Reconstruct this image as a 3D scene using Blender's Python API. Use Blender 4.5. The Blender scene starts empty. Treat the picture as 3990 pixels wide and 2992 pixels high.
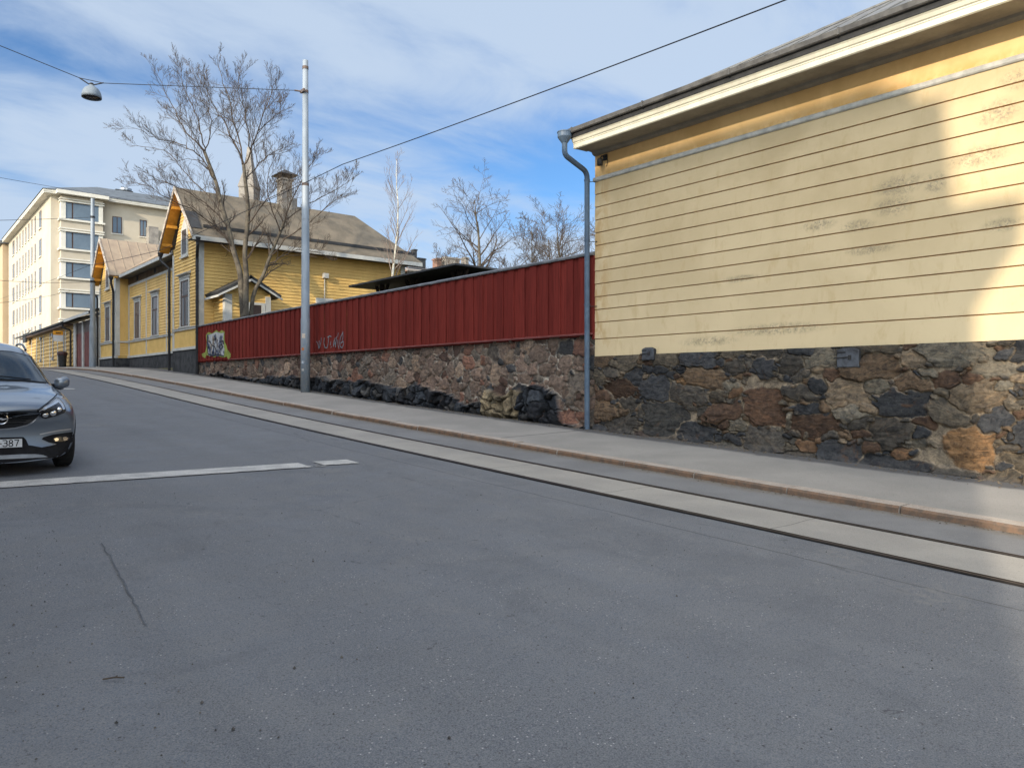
import bpy, bmesh, math, random
import numpy as np
from mathutils import Vector, Matrix
from mathutils.bvhtree import BVHTree
R_ = math.radians
sc = bpy.context.scene
COL = sc.collection

# ------------------------------------------------------------------ camera, sky, sun, exposure
# world axes: x = across the street (houses at +x), y = uphill along the street, z = up, eye level z = 0
TH = R_(40.1); ST, CT = math.sin(TH), math.cos(TH)
F_PX, CX, CY = 2900.0, 1995.0, 1497.0
cam_d = bpy.data.cameras.new('camera'); cam = bpy.data.objects.new('camera', cam_d); COL.objects.link(cam)
cam.location = (0, 0, 0); cam.rotation_euler = (R_(90), 0, -TH)
cam_d.sensor_width = 36; cam_d.lens = 36*F_PX/3990; cam_d.clip_start = .05; cam_d.clip_end = 3000
sc.camera = cam
sc.render.resolution_x, sc.render.resolution_y = 1024, 767
SUN_EL = 20.5
SAZ = Vector((-.942, -.336))            # horizontal direction towards the sun
sun_dir = Vector((SAZ.x*math.cos(R_(SUN_EL)), SAZ.y*math.cos(R_(SUN_EL)), math.sin(R_(SUN_EL))))
sun_d = bpy.data.lights.new('sun', 'SUN'); sun_d.energy = 5.0; sun_d.angle = R_(.9); sun_d.color = (1, .87, .68)
sun = bpy.data.objects.new('sun', sun_d); COL.objects.link(sun)
sun.rotation_euler = (-sun_dir).to_track_quat('-Z', 'Y').to_euler(); sun.location = (-30, -20, 40)
w = bpy.data.worlds.new('World'); sc.world = w; w.use_nodes = True
nt = w.node_tree; N = nt.nodes; L = nt.links; N.clear()
out = N.new('ShaderNodeOutputWorld'); bg = N.new('ShaderNodeBackground'); L.new(bg.outputs[0], out.inputs[0])
sky = N.new('ShaderNodeTexSky'); sky.sky_type = 'NISHITA'; sky.sun_disc = False
sky.sun_elevation = R_(SUN_EL); sky.sun_rotation = math.atan2(SAZ.x, SAZ.y); sky.air_density = 1.0; sky.dust_density = .3; sky.ozone_density = 1.6
bg.inputs[1].default_value = .15
tc = N.new('ShaderNodeTexCoord'); sep = N.new('ShaderNodeSeparateXYZ'); L.new(tc.outputs['Generated'], sep.inputs[0])
def wm(op, a, b=None, c=None):
    n = N.new('ShaderNodeMath'); n.operation = op
    for i, v in enumerate((a, b, c)):
        if v is None: continue
        if isinstance(v, (int, float)): n.inputs[i].default_value = v
        else: L.new(v, n.inputs[i])
    return n.outputs[0]
zc = wm('ADD', wm('MAXIMUM', sep.outputs[2], 0), .16)
px_, py_ = wm('DIVIDE', sep.outputs[0], zc), wm('DIVIDE', sep.outputs[1], zc)
cmb = N.new('ShaderNodeCombineXYZ'); L.new(px_, cmb.inputs[0]); L.new(py_, cmb.inputs[1])
mp = N.new('ShaderNodeMapping'); L.new(cmb.outputs[0], mp.inputs[0]); mp.inputs['Rotation'].default_value = (0, 0, R_(-20)); mp.inputs['Scale'].default_value = (.8, 1.25, 1)
mp.inputs['Location'].default_value = (3.1, 1.7, 0)
def wnoise(vec, sc_, det, rough, dist):
    n = N.new('ShaderNodeTexNoise'); L.new(vec, n.inputs['Vector']); n.inputs['Scale'].default_value = sc_
    n.inputs['Detail'].default_value = det; n.inputs['Roughness'].default_value = rough; n.inputs['Distortion'].default_value = dist
    return n.outputs[0]
def wr0(v, a, b, lo, hi):
    n = N.new('ShaderNodeMapRange'); n.interpolation_type = 'SMOOTHSTEP'; L.new(v, n.inputs[0])
    for k, q in zip((1, 2, 3, 4), (a, b, lo, hi)): n.inputs[k].default_value = q
    return n.outputs[0]
n1 = wnoise(mp.outputs[0], .8, 4, .5, .35); n2 = wnoise(mp.outputs[0], 2.6, 10, .6, .4)
m1 = wm('ADD', wm('MULTIPLY', n1, .72), wm('MULTIPLY', n2, .38))
mr = N.new('ShaderNodeMapRange'); mr.interpolation_type = 'SMOOTHSTEP'; L.new(wm('ADD', m1, wr0(sep.outputs[2], .0, .30, .09, 0)), mr.inputs[0])
for k, v in zip((1, 2, 3, 4), (.40, .63, .03, .90)): mr.inputs[k].default_value = v
mx = N.new('ShaderNodeMix'); mx.data_type = 'RGBA'; L.new(mr.outputs[0], mx.inputs[0]); tn = N.new('ShaderNodeMix'); tn.data_type = 'RGBA'; tn.blend_type = 'MULTIPLY'; tn.inputs[0].default_value = 1; L.new(sky.outputs[0], tn.inputs[6]); tn.inputs[7].default_value = (.50, .80, 1.12, 1); L.new(tn.outputs[2], mx.inputs[6]); mx.inputs[7].default_value = (3.9, 4.7, 5.8, 1)
# extra warm sky light added sunward and overhead, out of view, lifting shaded walls
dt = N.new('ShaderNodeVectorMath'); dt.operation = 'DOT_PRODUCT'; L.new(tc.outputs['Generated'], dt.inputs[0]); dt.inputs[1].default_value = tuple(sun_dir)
def wr(v, a, b, lo, hi):
    n = N.new('ShaderNodeMapRange'); n.interpolation_type = 'SMOOTHSTEP'; L.new(v, n.inputs[0])
    for k, q in zip((1, 2, 3, 4), (a, b, lo, hi)): n.inputs[k].default_value = q
    return n.outputs[0]
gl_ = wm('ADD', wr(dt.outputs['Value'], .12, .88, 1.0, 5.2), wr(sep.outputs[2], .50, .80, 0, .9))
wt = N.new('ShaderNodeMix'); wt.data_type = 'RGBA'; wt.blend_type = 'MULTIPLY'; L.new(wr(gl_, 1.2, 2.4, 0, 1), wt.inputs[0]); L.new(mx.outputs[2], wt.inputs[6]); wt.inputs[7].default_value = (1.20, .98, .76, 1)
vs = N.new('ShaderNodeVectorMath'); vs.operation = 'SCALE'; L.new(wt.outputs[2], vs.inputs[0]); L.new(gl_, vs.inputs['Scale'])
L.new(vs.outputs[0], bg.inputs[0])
sc.view_settings.view_transform = 'Standard'; sc.view_settings.look = 'None'; sc.view_settings.exposure = 0.0; sc.view_settings.gamma = 1

# ------------------------------------------------------------------ helpers
def at(px, py, D=None, s=None, z=None):
    """real place of a measured point, on a plane across (D), along (s) or level (z)"""
    u = (px-CX)/F_PX; v = (CY-py)/F_PX
    if D is not None: Y = D/(ST+CT*u)
    elif s is not None: Y = s/(CT-ST*u)
    else: Y = z/v
    return Vector((Y*(ST+CT*u), Y*(CT-ST*u), Y*v))

class MB:
    def __init__(s): s.v = []; s.f = []; s.m = []; s.sm = False
    def quad(s, a, b, c, d, m=0):
        i = len(s.v); s.v += [tuple(a), tuple(b), tuple(c), tuple(d)]; s.f.append((i, i+1, i+2, i+3)); s.m.append(m)
    def poly(s, pts, m=0):
        i = len(s.v); s.v += [tuple(p) for p in pts]; s.f.append(tuple(range(i, i+len(pts)))); s.m.append(m)
    def box(s, x0, x1, y0, y1, z0, z1, m=0):
        x0, x1 = sorted((x0, x1)); y0, y1 = sorted((y0, y1)); z0, z1 = sorted((z0, z1))
        i = len(s.v)
        s.v += [(x0,y0,z0),(x1,y0,z0),(x1,y1,z0),(x0,y1,z0),(x0,y0,z1),(x1,y0,z1),(x1,y1,z1),(x0,y1,z1)]
        for f in ((0,3,2,1),(4,5,6,7),(0,1,5,4),(1,2,6,5),(2,3,7,6),(3,0,4,7)):
            s.f.append(tuple(i+k for k in f)); s.m.append(m)
    def prism(s, pts, vec, m=0):
        """polygon pts extruded by vec"""
        n = len(pts); i = len(s.v); vec = Vector(vec)
        s.v += [tuple(p) for p in pts] + [tuple(Vector(p)+vec) for p in pts]
        s.f.append(tuple(range(i+n-1, i-1, -1))); s.m.append(m)
        s.f.append(tuple(range(i+n, i+2*n))); s.m.append(m)
        for k in range(n):
            k2 = (k+1) % n; s.f.append((i+k, i+k2, i+n+k2, i+n+k)); s.m.append(m)
    def tube(s, pts, rad, n=8, m=0, cap=True):
        pts = [Vector(p) for p in pts]
        if isinstance(rad, (int, float)): rad = [rad]*len(pts)
        base = len(s.v); ref = None
        for k, p in enumerate(pts):
            if k == 0: t = pts[1]-p
            elif k == len(pts)-1: t = p-pts[k-1]
            else: t = (pts[k+1]-p).normalized()+(p-pts[k-1]).normalized()
            t.normalize()
            if ref is None: ref = Vector((0,0,1)) if abs(t.z) < .9 else Vector((1,0,0))
            a = ref-t*ref.dot(t)
            if a.length < 1e-6: a = t.orthogonal()
            a.normalize(); ref = a; b = t.cross(a)
            for j in range(n):
                an = 2*math.pi*j/n; q = p+(a*math.cos(an)+b*math.sin(an))*rad[k]; s.v.append((q.x,q.y,q.z))
        for k in range(len(pts)-1):
            o = base+k*n
            for j in range(n):
                j2 = (j+1) % n; s.f.append((o+j, o+j2, o+n+j2, o+n+j)); s.m.append(m)
        if cap and n > 3:
            s.f.append(tuple(base+j for j in range(n-1,-1,-1))); s.m.append(m)
            o = base+(len(pts)-1)*n; s.f.append(tuple(o+j for j in range(n))); s.m.append(m)
    def lathe(s, c, prof, n=24, m=0, axis='z'):
        base = len(s.v); c = Vector(c)
        for r, h in prof:
            for j in range(n):
                a = 2*math.pi*j/n
                if axis == 'z': s.v.append((c.x+r*math.cos(a), c.y+r*math.sin(a), c.z+h))
                elif axis == 'x': s.v.append((c.x+h, c.y+r*math.cos(a), c.z+r*math.sin(a)))
                else: s.v.append((c.x+r*math.cos(a), c.y+h, c.z+r*math.sin(a)))
        for k in range(len(prof)-1):
            o = base+k*n
            for j in range(n):
                j2 = (j+1) % n; s.f.append((o+j, o+j2, o+n+j2, o+n+j)); s.m.append(m)
    def build(s, name, mats, parent=None, smooth=False, bevel=0, fixn=True):
        me = bpy.data.meshes.new(name); me.from_pydata(s.v, [], s.f)
        mats = mats if isinstance(mats, (list, tuple)) else [mats]
        for mm in mats: me.materials.append(mm)
        if len(mats) > 1: me.polygons.foreach_set('material_index', s.m)
        if fixn and len(s.f) < 20000:
            bm = bmesh.new(); bm.from_mesh(me); bmesh.ops.recalc_face_normals(bm, faces=bm.faces); bm.to_mesh(me); bm.free()
        if smooth: me.polygons.foreach_set('use_smooth', [True]*len(me.polygons))
        me.update()
        o = bpy.data.objects.new(name, me); COL.objects.link(o)
        if parent: 
            o.parent = parent; o.matrix_parent_inverse = root_world(parent).inverted() if False else Matrix()
            if parent.get('_off') is None: pass
        if bevel:
            b = o.modifiers.new('bevel', 'BEVEL'); b.width = bevel; b.segments = 2; b.limit_method = 'ANGLE'
        return o
def grid_mesh(name, X, Y, Z, mats, parent=None, smooth=True, col=None, extra=None):
    """numpy grids -> mesh"""
    h, w_ = X.shape; co = np.stack([X, Y, Z], -1).reshape(-1).astype(np.float32)
    idx = np.arange(h*w_).reshape(h, w_)
    f = np.stack([idx[:-1,:-1], idx[:-1,1:], idx[1:,1:], idx[1:,:-1]], -1).reshape(-1, 4)
    me = bpy.data.meshes.new(name); me.vertices.add(h*w_); me.vertices.foreach_set('co', co)
    me.loops.add(f.size); me.loops.foreach_set('vertex_index', f.reshape(-1).astype(np.int32))
    me.polygons.add(len(f)); me.polygons.foreach_set('loop_start', np.arange(0, f.size, 4, dtype=np.int32))
    me.polygons.foreach_set('loop_total', np.full(len(f), 4, dtype=np.int32))
    if smooth: me.polygons.foreach_set('use_smooth', np.ones(len(f), bool))
    me.update(calc_edges=True); me.validate()
    for k, a in (col or {}).items():
        at_ = me.color_attributes.new(k, 'FLOAT_COLOR', 'POINT'); at_.data.foreach_set('color', a.reshape(-1).astype(np.float32))
    me.materials.append(mats)
    o = bpy.data.objects.new(name, me); COL.objects.link(o)
    if parent: o.parent = parent
    return o
def tag(o, label=None, cat=None, group=None, kind=None):
    if label: o['label'] = label
    if cat: o['category'] = cat
    if group: o['group'] = group
    if kind: o['kind'] = kind
    return o
def thing(name, label, cat, group=None, loc=(0,0,0)):
    o = bpy.data.objects.new(name, None); o.empty_display_size = .3; COL.objects.link(o); o.location = loc
    return tag(o, label, cat, group)

# ---- materials
def nodes(m):
    m.use_nodes = True; return m.node_tree.nodes, m.node_tree.links, m.node_tree.nodes['Principled BSDF']
class G:
    """small node-graph helper"""
    def __init__(s, name):
        s.m = bpy.data.materials.new(name); s.N, s.L, s.b = nodes(s.m)
        s.geo = s.N.new('ShaderNodeNewGeometry'); s.P = s.geo.outputs['Position']
        x = s.N.new('ShaderNodeSeparateXYZ'); s.L.new(s.P, x.inputs[0]); s.x, s.y, s.z = x.outputs
    def _in(s, sock, v):
        if isinstance(v, (int, float)): sock.default_value = v
        elif isinstance(v, (tuple, list)): sock.default_value = tuple(v)+(1,)*(4-len(v)) if len(sock.default_value) == 4 else tuple(v)
        else: s.L.new(v, sock)
    def math(s, op, a, b=None, c=None):
        n = s.N.new('ShaderNodeMath'); n.operation = op
        for i, v in enumerate((a, b, c)):
            if v is not None: s._in(n.inputs[i], v)
        return n.outputs[0]
    def vec(s, scale=(1,1,1), loc=(0,0,0), rot=(0,0,0), src=None):
        n = s.N.new('ShaderNodeMapping'); s.L.new(src or s.P, n.inputs[0])
        n.inputs['Scale'].default_value = scale; n.inputs['Location'].default_value = loc; n.inputs['Rotation'].default_value = rot
        return n.outputs[0]
    def noise(s, scale=1, det=4, rough=.55, dist=0, vec=None):
        n = s.N.new('ShaderNodeTexNoise'); s.L.new(vec or s.P, n.inputs['Vector'])
        n.inputs['Scale'].default_value = scale; n.inputs['Detail'].default_value = det
        n.inputs['Roughness'].default_value = rough; n.inputs['Distortion'].default_value = dist
        return n.outputs[0]
    def vor(s, scale=1, vec=None, feat='F1'):
        n = s.N.new('ShaderNodeTexVoronoi'); s.L.new(vec or s.P, n.inputs['Vector']); n.inputs['Scale'].default_value = scale; n.feature = feat
        return n
    def ramp(s, v, a, b, lo=0, hi=1):
        n = s.N.new('ShaderNodeMapRange'); n.interpolation_type = 'SMOOTHSTEP'; s._in(n.inputs[0], v)
        for k, q in zip((1,2,3,4), (a,b,lo,hi)): n.inputs[k].default_value = q
        return n.outputs[0]
    def mix(s, f, a, b, mode='MIX'):
        n = s.N.new('ShaderNodeMix'); n.data_type = 'RGBA'; n.blend_type = mode
        s._in(n.inputs[0], f); s._in(n.inputs[6], a); s._in(n.inputs[7], b); return n.outputs[2]
    def bump(s, h, strength=.3, dist=.01):
        n = s.N.new('ShaderNodeBump'); s._in(n.inputs['Height'], h); n.inputs['Strength'].default_value = strength; n.inputs['Distance'].default_value = dist
        s.L.new(n.outputs[0], s.b.inputs['Normal'])
    def out(s, col=None, rough=None, metal=None, spec=None):
        if col is not None: s._in(s.b.inputs['Base Color'], col)
        if rough is not None: s._in(s.b.inputs['Roughness'], rough)
        if metal is not None: s._in(s.b.inputs['Metallic'], metal)
        if spec is not None: s._in(s.b.inputs['Specular IOR Level'], spec)
        return s.m
def pm(name, c1, c2=None, scale=2., rough=.7, bump=0, metal=0, spec=.3, fine=18., amt=.5, stretch=(1,1,1)):
    g = G(name); c2 = c2 or tuple(x*.75 for x in c1)
    v = g.vec(scale=stretch)
    n = g.math('ADD', g.math('MULTIPLY', g.noise(scale, 5, .6, .3, v), 1-amt*.5), g.math('MULTIPLY', g.noise(fine, 4, .6, 0, v), amt*.5))
    c = g.mix(g.ramp(n, .35, .65), c1, c2)
    if bump: g.bump(g.noise(fine*1.5, 4, .6, 0, v), bump, .01)
    return g.out(c, g.ramp(n, .2, .8, rough-.08, min(1, rough+.08)), metal, spec)

M = {}
M['paint_yellow'] = pm('yellow_paint', (.68,.45,.15), (.57,.365,.12), 1.2, .6, .15, stretch=(1,1,.5))
M['paint_white'] = pm('grey_white_paint', (.52,.51,.47), (.40,.40,.38), 2, .55, .1)
M['roof_grey'] = pm('weathered_roof', (.185,.152,.112), (.115,.098,.075), 1.1, .85, .3)
M['roof_tan'] = pm('tan_metal_roof', (.33,.255,.18), (.25,.19,.14), 1.5, .6, .05)
M['roof_dark'] = pm('dark_sheet_roof', (.05,.052,.055), (.03,.03,.032), 2, .55, .1)
M['soffit'] = pm('orange_soffit', (.62,.30,.045), (.48,.22,.03), 3, .6)
M['plinth'] = pm('dark_granite_plinth', (.05,.052,.055), (.022,.023,.026), 3, .8, .5)
M['pipe_dark'] = pm('dark_pipe', (.028,.028,.03), (.018,.018,.02), 3, .5)
M['pipe_blue'] = pm('blue_grey_pipe', (.10,.145,.20), (.07,.10,.145), 4, .45, .05)
M['glass'] = pm('window_glass', (.035,.045,.055), (.02,.028,.035), .6, .06, spec=.8)
M['glass_apt'] = pm('blue_window_glass', (.13,.17,.21), (.10,.135,.17), .5, .08, spec=.8)
M['glass_pale'] = pm('pale_window_glass', (.20,.19,.17), (.13,.125,.12), .5, .15, spec=.3)
M['curtain'] = pm('curtain', (.16,.14,.13), (.07,.06,.06), 3, .8, stretch=(1,5,.3))
M['frame_brown'] = pm('brown_frame', (.10,.06,.045), (.07,.04,.03), 3, .6)
M['apt'] = pm('cream_render', (.50,.44,.345), (.45,.39,.30), .5, .85, .05)
M['apt_white'] = pm('white_trim', (.66,.63,.55), (.58,.55,.48), 1, .7)
M['peach'] = pm('peach_render', (.48,.36,.235), (.43,.32,.20), .4, .85)
M['apt_roof'] = pm('slate_grey_roof', (.12,.135,.15), (.08,.09,.10), 1, .6)
M['zinc'] = pm('zinc', (.33,.37,.42), (.22,.25,.30), 3, .45, .05, metal=.3)
M['iron'] = pm('wrought_iron', (.035,.034,.034), (.02,.02,.02), 6, .6, .2)
M['hatch'] = pm('hatch_iron', (.13,.14,.16), (.05,.05,.055), 5, .45, .2, metal=.4)
M['wire'] = pm('wire_cable', (.04,.042,.05), (.03,.03,.035), 3, .6)
M['brick'] = pm('old_brick', (.23,.13,.09), (.16,.09,.07), 3, .9)
M['render_grey'] = pm('grey_render', (.32,.29,.25), (.2,.18,.16), 1.6, .9, .3)
M['gate'] = pm('red_brown_gate', (.16,.045,.035), (.10,.03,.028), 2, .7)
M['bark'] = pm('bark', (.085,.068,.055), (.045,.036,.03), 5, .9, .5, stretch=(1,1,.3))
M['twig'] = pm('twig_bark', (.095,.070,.052), (.055,.042,.033), 4, .9)
M['bark_pale'] = pm('lichen_bark', (.13,.11,.08), (.05,.042,.035), 3, .9, .4)
M['birch'] = pm('birch_bark', (.62,.58,.48), (.30,.26,.2), 3, .8, .2, stretch=(1,1,2))
M['cladding'] = pm('opposite_render', (.55,.47,.36), (.48,.40,.30), .7, .85)

def m_wall_yellow():
    g = G('old_cream_yellow_boards')
    base = g.mix(g.ramp(g.noise(.7, 5, .6, .4), .35, .65), (.60,.465,.275), (.50,.38,.215))
    base = g.mix(g.math('MULTIPLY', g.ramp(g.z, .4, 3.8, .55, 0), 1.0), base, (.68,.55,.345))        # paler towards the lower boards
    base = g.mix(g.ramp(g.noise(5, 6, .7, .5, g.vec(scale=(1,1,.35))), .52, .70, 0, .40), base, (.46,.325,.16))
    # board-wise tint
    bid = g.math('FLOOR', g.math('DIVIDE', g.math('SUBTRACT', g.z, 1.33), .277))
    wn = g.N.new('ShaderNodeTexWhiteNoise'); wn.noise_dimensions = '1D'; g.L.new(bid, wn.inputs['W'])
    base = g.mix(g.math('MULTIPLY', wn.outputs[0], .13), base, (.40,.29,.15))
    def spot(s0, z0, rs, rz):
        a = g.math('DIVIDE', g.math('SUBTRACT', g.y, s0), rs); b = g.math('DIVIDE', g.math('SUBTRACT', g.z, z0), rz)
        return g.ramp(g.math('SQRT', g.math('ADD', g.math('MULTIPLY', a, a), g.math('MULTIPLY', b, b))), .25, 1.0, 1, 0)
    tot = None
    for sp in ((4.85,3.02,.50,.20),(4.95,2.72,.38,.22),(4.35,2.95,.22,.2),(5.5,2.5,.35,.13),(6.15,2.62,.4,.13),(3.55,3.75,.35,.25),(3.8,3.2,.5,.2),
               (3.5,2.2,.3,.14),(6.9,.95,1.2,.14),(8.3,.8,.8,.12),(5.3,2.1,.5,.1),(3.3,4.15,.3,.2),(7.6,1.9,.5,.08)):
        v = spot(*sp); tot = v if tot is None else g.math('MAXIMUM', tot, v)
    fn = g.ramp(g.noise(26, 6, .75, .6), .47, .60)
    mask = g.math('MULTIPLY', g.math('MULTIPLY', tot, fn), .62)
    base = g.mix(g.math('MULTIPLY', g.math('MULTIPLY', tot, g.ramp(g.noise(7, 5, .65, .5), .38, .6)), .5), base, (.30,.24,.14))
    base = g.mix(mask, base, (.17,.145,.115))
    lk = g.ramp(g.noise(1, 5, .7, .3, g.vec(scale=(1, 7, .25))), .60, .72, 0, .12)                    # vertical drip marks
    base = g.mix(lk, base, (.44,.31,.14))
    # rusty wash beside the downpipe
    cr = g.math('MULTIPLY', g.ramp(g.y, 10.55, 11.15), g.ramp(g.noise(4, 5, .6, 1, g.vec(scale=(1,1,.5))), .46, .60))
    base = g.mix(g.math('MULTIPLY', cr, .55), base, (.42,.24,.08))
    cv = g.vor(1.0, g.vec(scale=(1,1.4,1.0)), 'DISTANCE_TO_EDGE')
    g.bump(g.math('ADD', g.noise(30, 5, .65), g.math('MULTIPLY', g.noise(3, 3), 2.0)), .25, .006)
    return g.out(base, .8, 0, .2)
M['wall_yellow'] = m_wall_yellow()
def m_frieze():
    g = G('ochre_frieze')
    c = g.mix(g.ramp(g.noise(1.5, 5, .6, .5, g.vec(scale=(1,1,.6))), .35, .65), (.78,.52,.24), (.66,.42,.18))
    lo = g.math('MULTIPLY', g.ramp(g.z, 4.47, 4.62, 1, 0), g.ramp(g.noise(6, 5, .6), .35, .6))
    c = g.mix(g.math('MULTIPLY', lo, .6), c, (.60,.31,.08)); g.bump(g.noise(20, 4), .2, .005)
    return g.out(c, .8, 0, .2)
M['frieze'] = m_frieze()
M['groove'] = pm('brown_groove', (.52,.32,.15), (.40,.23,.10), 3, .9)
M['cornice'] = pm('cream_cornice_paint', (.70,.67,.53), (.58,.55,.44), 2.5, .6, .1, stretch=(1,1,.4))
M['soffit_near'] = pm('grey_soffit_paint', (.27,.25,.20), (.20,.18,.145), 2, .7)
M['belt'] = pm('grey_belt_paint', (.50,.48,.43), (.34,.33,.30), 5, .7, .2)
M['gutter'] = pm('old_gutter_sheet', (.12,.115,.108), (.06,.058,.056), 3, .6, .2)

def m_red():
    g = G('falun_red_boards')
    bid = g.math('FLOOR', g.math('DIVIDE', g.math('SUBTRACT', g.y, 11.204), .205))
    wn = g.N.new('ShaderNodeTexWhiteNoise'); wn.noise_dimensions = '1D'; g.L.new(bid, wn.inputs['W'])
    c = g.mix(wn.outputs[0], (.185,.031,.024), (.13,.022,.018))
    c = g.mix(g.ramp(g.noise(8, 5, .7, .2, g.vec(scale=(1,3,.15))), .4, .7, 0, .6), c, (.06,.012,.010))
    g.bump(g.noise(20, 5, .7, 0, g.vec(scale=(1,4,.1))), .3, .006)
    return g.out(c, .95, 0, .05)
M['red'] = m_red()
M['cap'] = pm('grey_cap_sheet', (.16,.165,.175), (.08,.08,.085), 2.5, .5, .1)

def m_asphalt():
    g = G('worn_asphalt')
    big = g.noise(.35, 4, .55, .5); mid = g.noise(2.2, 6, .65, .4)
    c = g.mix(g.ramp(big, .35, .65), (.104,.116,.138), (.080,.090,.110))
    c = g.mix(g.ramp(mid, .40, .66, 0, .55), c, (.138,.142,.150))
    # tyre-polished lanes along the street
    ln = g.noise(1.0, 3, .5, 0, g.vec(scale=(1.6,.05,1))); c = g.mix(g.ramp(ln, .42, .62, 0, .5), c, (.070,.078,.094))
    ag = g.noise(130, 3, .7); c = g.mix(g.ramp(ag, .38, .62, 0, .75), c, (.20,.20,.20))
    ag2 = g.noise(70, 4, .75, 0, g.vec(loc=(7,3,1))); c = g.mix(g.ramp(ag2, .54, .66, 0, .7), c, (.035,.036,.04))
    v = g.vor(28, g.vec(loc=(1,5,0))); sp = g.math('MULTIPLY', g.ramp(v.outputs['Distance'], .10, .16, 1, 0), g.ramp(g.noise(3, 2), .50, .60))
    c = g.mix(g.math('MULTIPLY', sp, .8), c, (.42,.41,.40))
    v2 = g.vor(11, g.vec(loc=(4,2,0))); sp2 = g.math('MULTIPLY', g.ramp(v2.outputs['Distance'], .06, .10, 1, 0), g.ramp(g.noise(1.3, 2), .48, .6))
    c = g.mix(g.math('MULTIPLY', sp2, .8), c, (.02,.02,.022))
    # old patch seam beside the track and cracks
    d = g.math('ABSOLUTE', g.math('SUBTRACT', g.x, g.math('ADD', 6.18, g.math('MULTIPLY', g.noise(.8, 3), .10))))
    c = g.mix(g.ramp(d, .008, .020, .55, 0), c, (.03,.03,.033))
    cr = g.vor(.33, g.vec(src=g.P, loc=(2,1,0)), 'DISTANCE_TO_EDGE')
    cd = g.math('ADD', cr.outputs['Distance'], g.math('MULTIPLY', g.noise(3, 5, .7), .05))
    c = g.mix(g.math('MULTIPLY', g.ramp(cd, .024, .030, .35, 0), g.ramp(g.noise(.3, 2), .5, .6)), c, (.035,.035,.038))
    # darker patches, tar drips and pale scuffs
    pt = g.vor(.22, g.vec(loc=(5,9,0)), 'F1'); pw = g.N.new('ShaderNodeTexWhiteNoise'); g.L.new(pt.outputs['Color'], pw.inputs['Vector']); c = g.mix(g.ramp(g.noise(.9, 6, .7, 1.0, g.vec(loc=(1,7,2))), .50, .66, 0, .28), c, (.080,.085,.096))
    td = g.math('MULTIPLY', g.ramp(g.noise(5, 5, .7, .8, g.vec(loc=(6,1,2))), .64, .70), g.ramp(g.noise(.5, 2, .5), .48, .6)); c = g.mix(g.math('MULTIPLY', td, .7), c, (.035,.036,.04))
    sc1 = g.math('MULTIPLY', g.ramp(g.noise(1.1, 3, .5, 0, g.vec(loc=(9,4,0))), .60, .72), g.ramp(g.noise(14, 5, .7), .42, .62))
    c = g.mix(g.math('MULTIPLY', sc1, .45), c, (.19,.185,.175))
    g.bump(g.math('ADD', g.noise(110, 3, .7), g.math('MULTIPLY', g.noise(35, 3), .8)), .55, .006)
    return g.out(c, g.ramp(mid, .3, .7, .72, .9), 0, .3)
M['asphalt'] = m_asphalt()
def m_strip():
    g = G('track_concrete')
    c = g.mix(g.ramp(g.noise(.8, 5, .6, .3), .35, .65), (.28,.265,.24), (.22,.21,.195))
    c = g.mix(g.ramp(g.noise(120, 3, .7), .42, .62, 0, .5), c, (.34,.32,.29))
    c = g.mix(g.ramp(g.noise(60, 3, .7, 0, g.vec(loc=(3,3,3))), .56, .68, 0, .5), c, (.12,.115,.11))
    fr = g.math('ABSOLUTE', g.math('SUBTRACT', g.math('FRACT', g.math('ADD', g.math('DIVIDE', g.math('ADD', g.y, g.math('MULTIPLY', g.noise(1.5, 4), .12)), 2.35), .2)), .5))
    c = g.mix(g.ramp(fr, .4955, .4985, 0, .75), c, (.09,.085,.08))
    g.bump(g.noise(90, 3, .7), .4, .005)
    return g.out(c, .85, 0, .25)
M['strip'] = m_strip()
def m_edge():
    g = G('kerbside_asphalt')
    c = g.mix(g.ramp(g.noise(.9, 5, .6, .4), .35, .65), (.155,.158,.165), (.115,.118,.125))
    c = g.mix(g.ramp(g.noise(110, 3, .7), .4, .62, 0, .6), c, (.22,.215,.21))
    dirt = g.math('MULTIPLY', g.ramp(g.math('ADD', g.x, g.math('MULTIPLY', g.noise(1.6, 5, .65), .5)), 9.02, 9.32), g.ramp(g.noise(9, 5, .7), .30, .6, .35, 1))
    c = g.mix(g.math('MULTIPLY', dirt, .8), c, (.13,.105,.075))
    g.bump(g.noise(90, 3, .7), .5, .006); return g.out(c, .88, 0, .25)
def m_pave():
    g = G('pavement_asphalt')
    c = g.mix(g.ramp(g.noise(.6, 5, .6, .4), .35, .65), (.27,.255,.238), (.205,.196,.185))
    c = g.mix(g.ramp(g.noise(100, 3, .7), .40, .62, 0, .6), c, (.26,.25,.235))
    c = g.mix(g.ramp(g.noise(50, 3, .7, 0, g.vec(loc=(3,3,3))), .56, .68, 0, .5), c, (.08,.08,.08))
    ed = g.ramp(g.math('ADD', g.x, g.math('MULTIPLY', g.noise(2.5, 5, .6), .35)), 11.42, 11.60)
    c = g.mix(g.math('MULTIPLY', ed, .8), c, (.055,.055,.06))
    # drain line below the downpipe
    dl = g.math('ABSOLUTE', g.math('SUBTRACT', g.math('ADD', g.y, g.math('MULTIPLY', g.noise(2, 3), .1)), g.math('ADD', 11.3, g.math('MULTIPLY', g.math('SUBTRACT', 11.7, g.x), .12))))
    c = g.mix(g.ramp(dl, .015, .04, .7, 0), c, (.04,.04,.042))
    g.bump(g.noise(90, 3, .7), .4, .005)
    return g.out(c, .88, 0, .25)
M['pave'] = m_pave()
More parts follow.
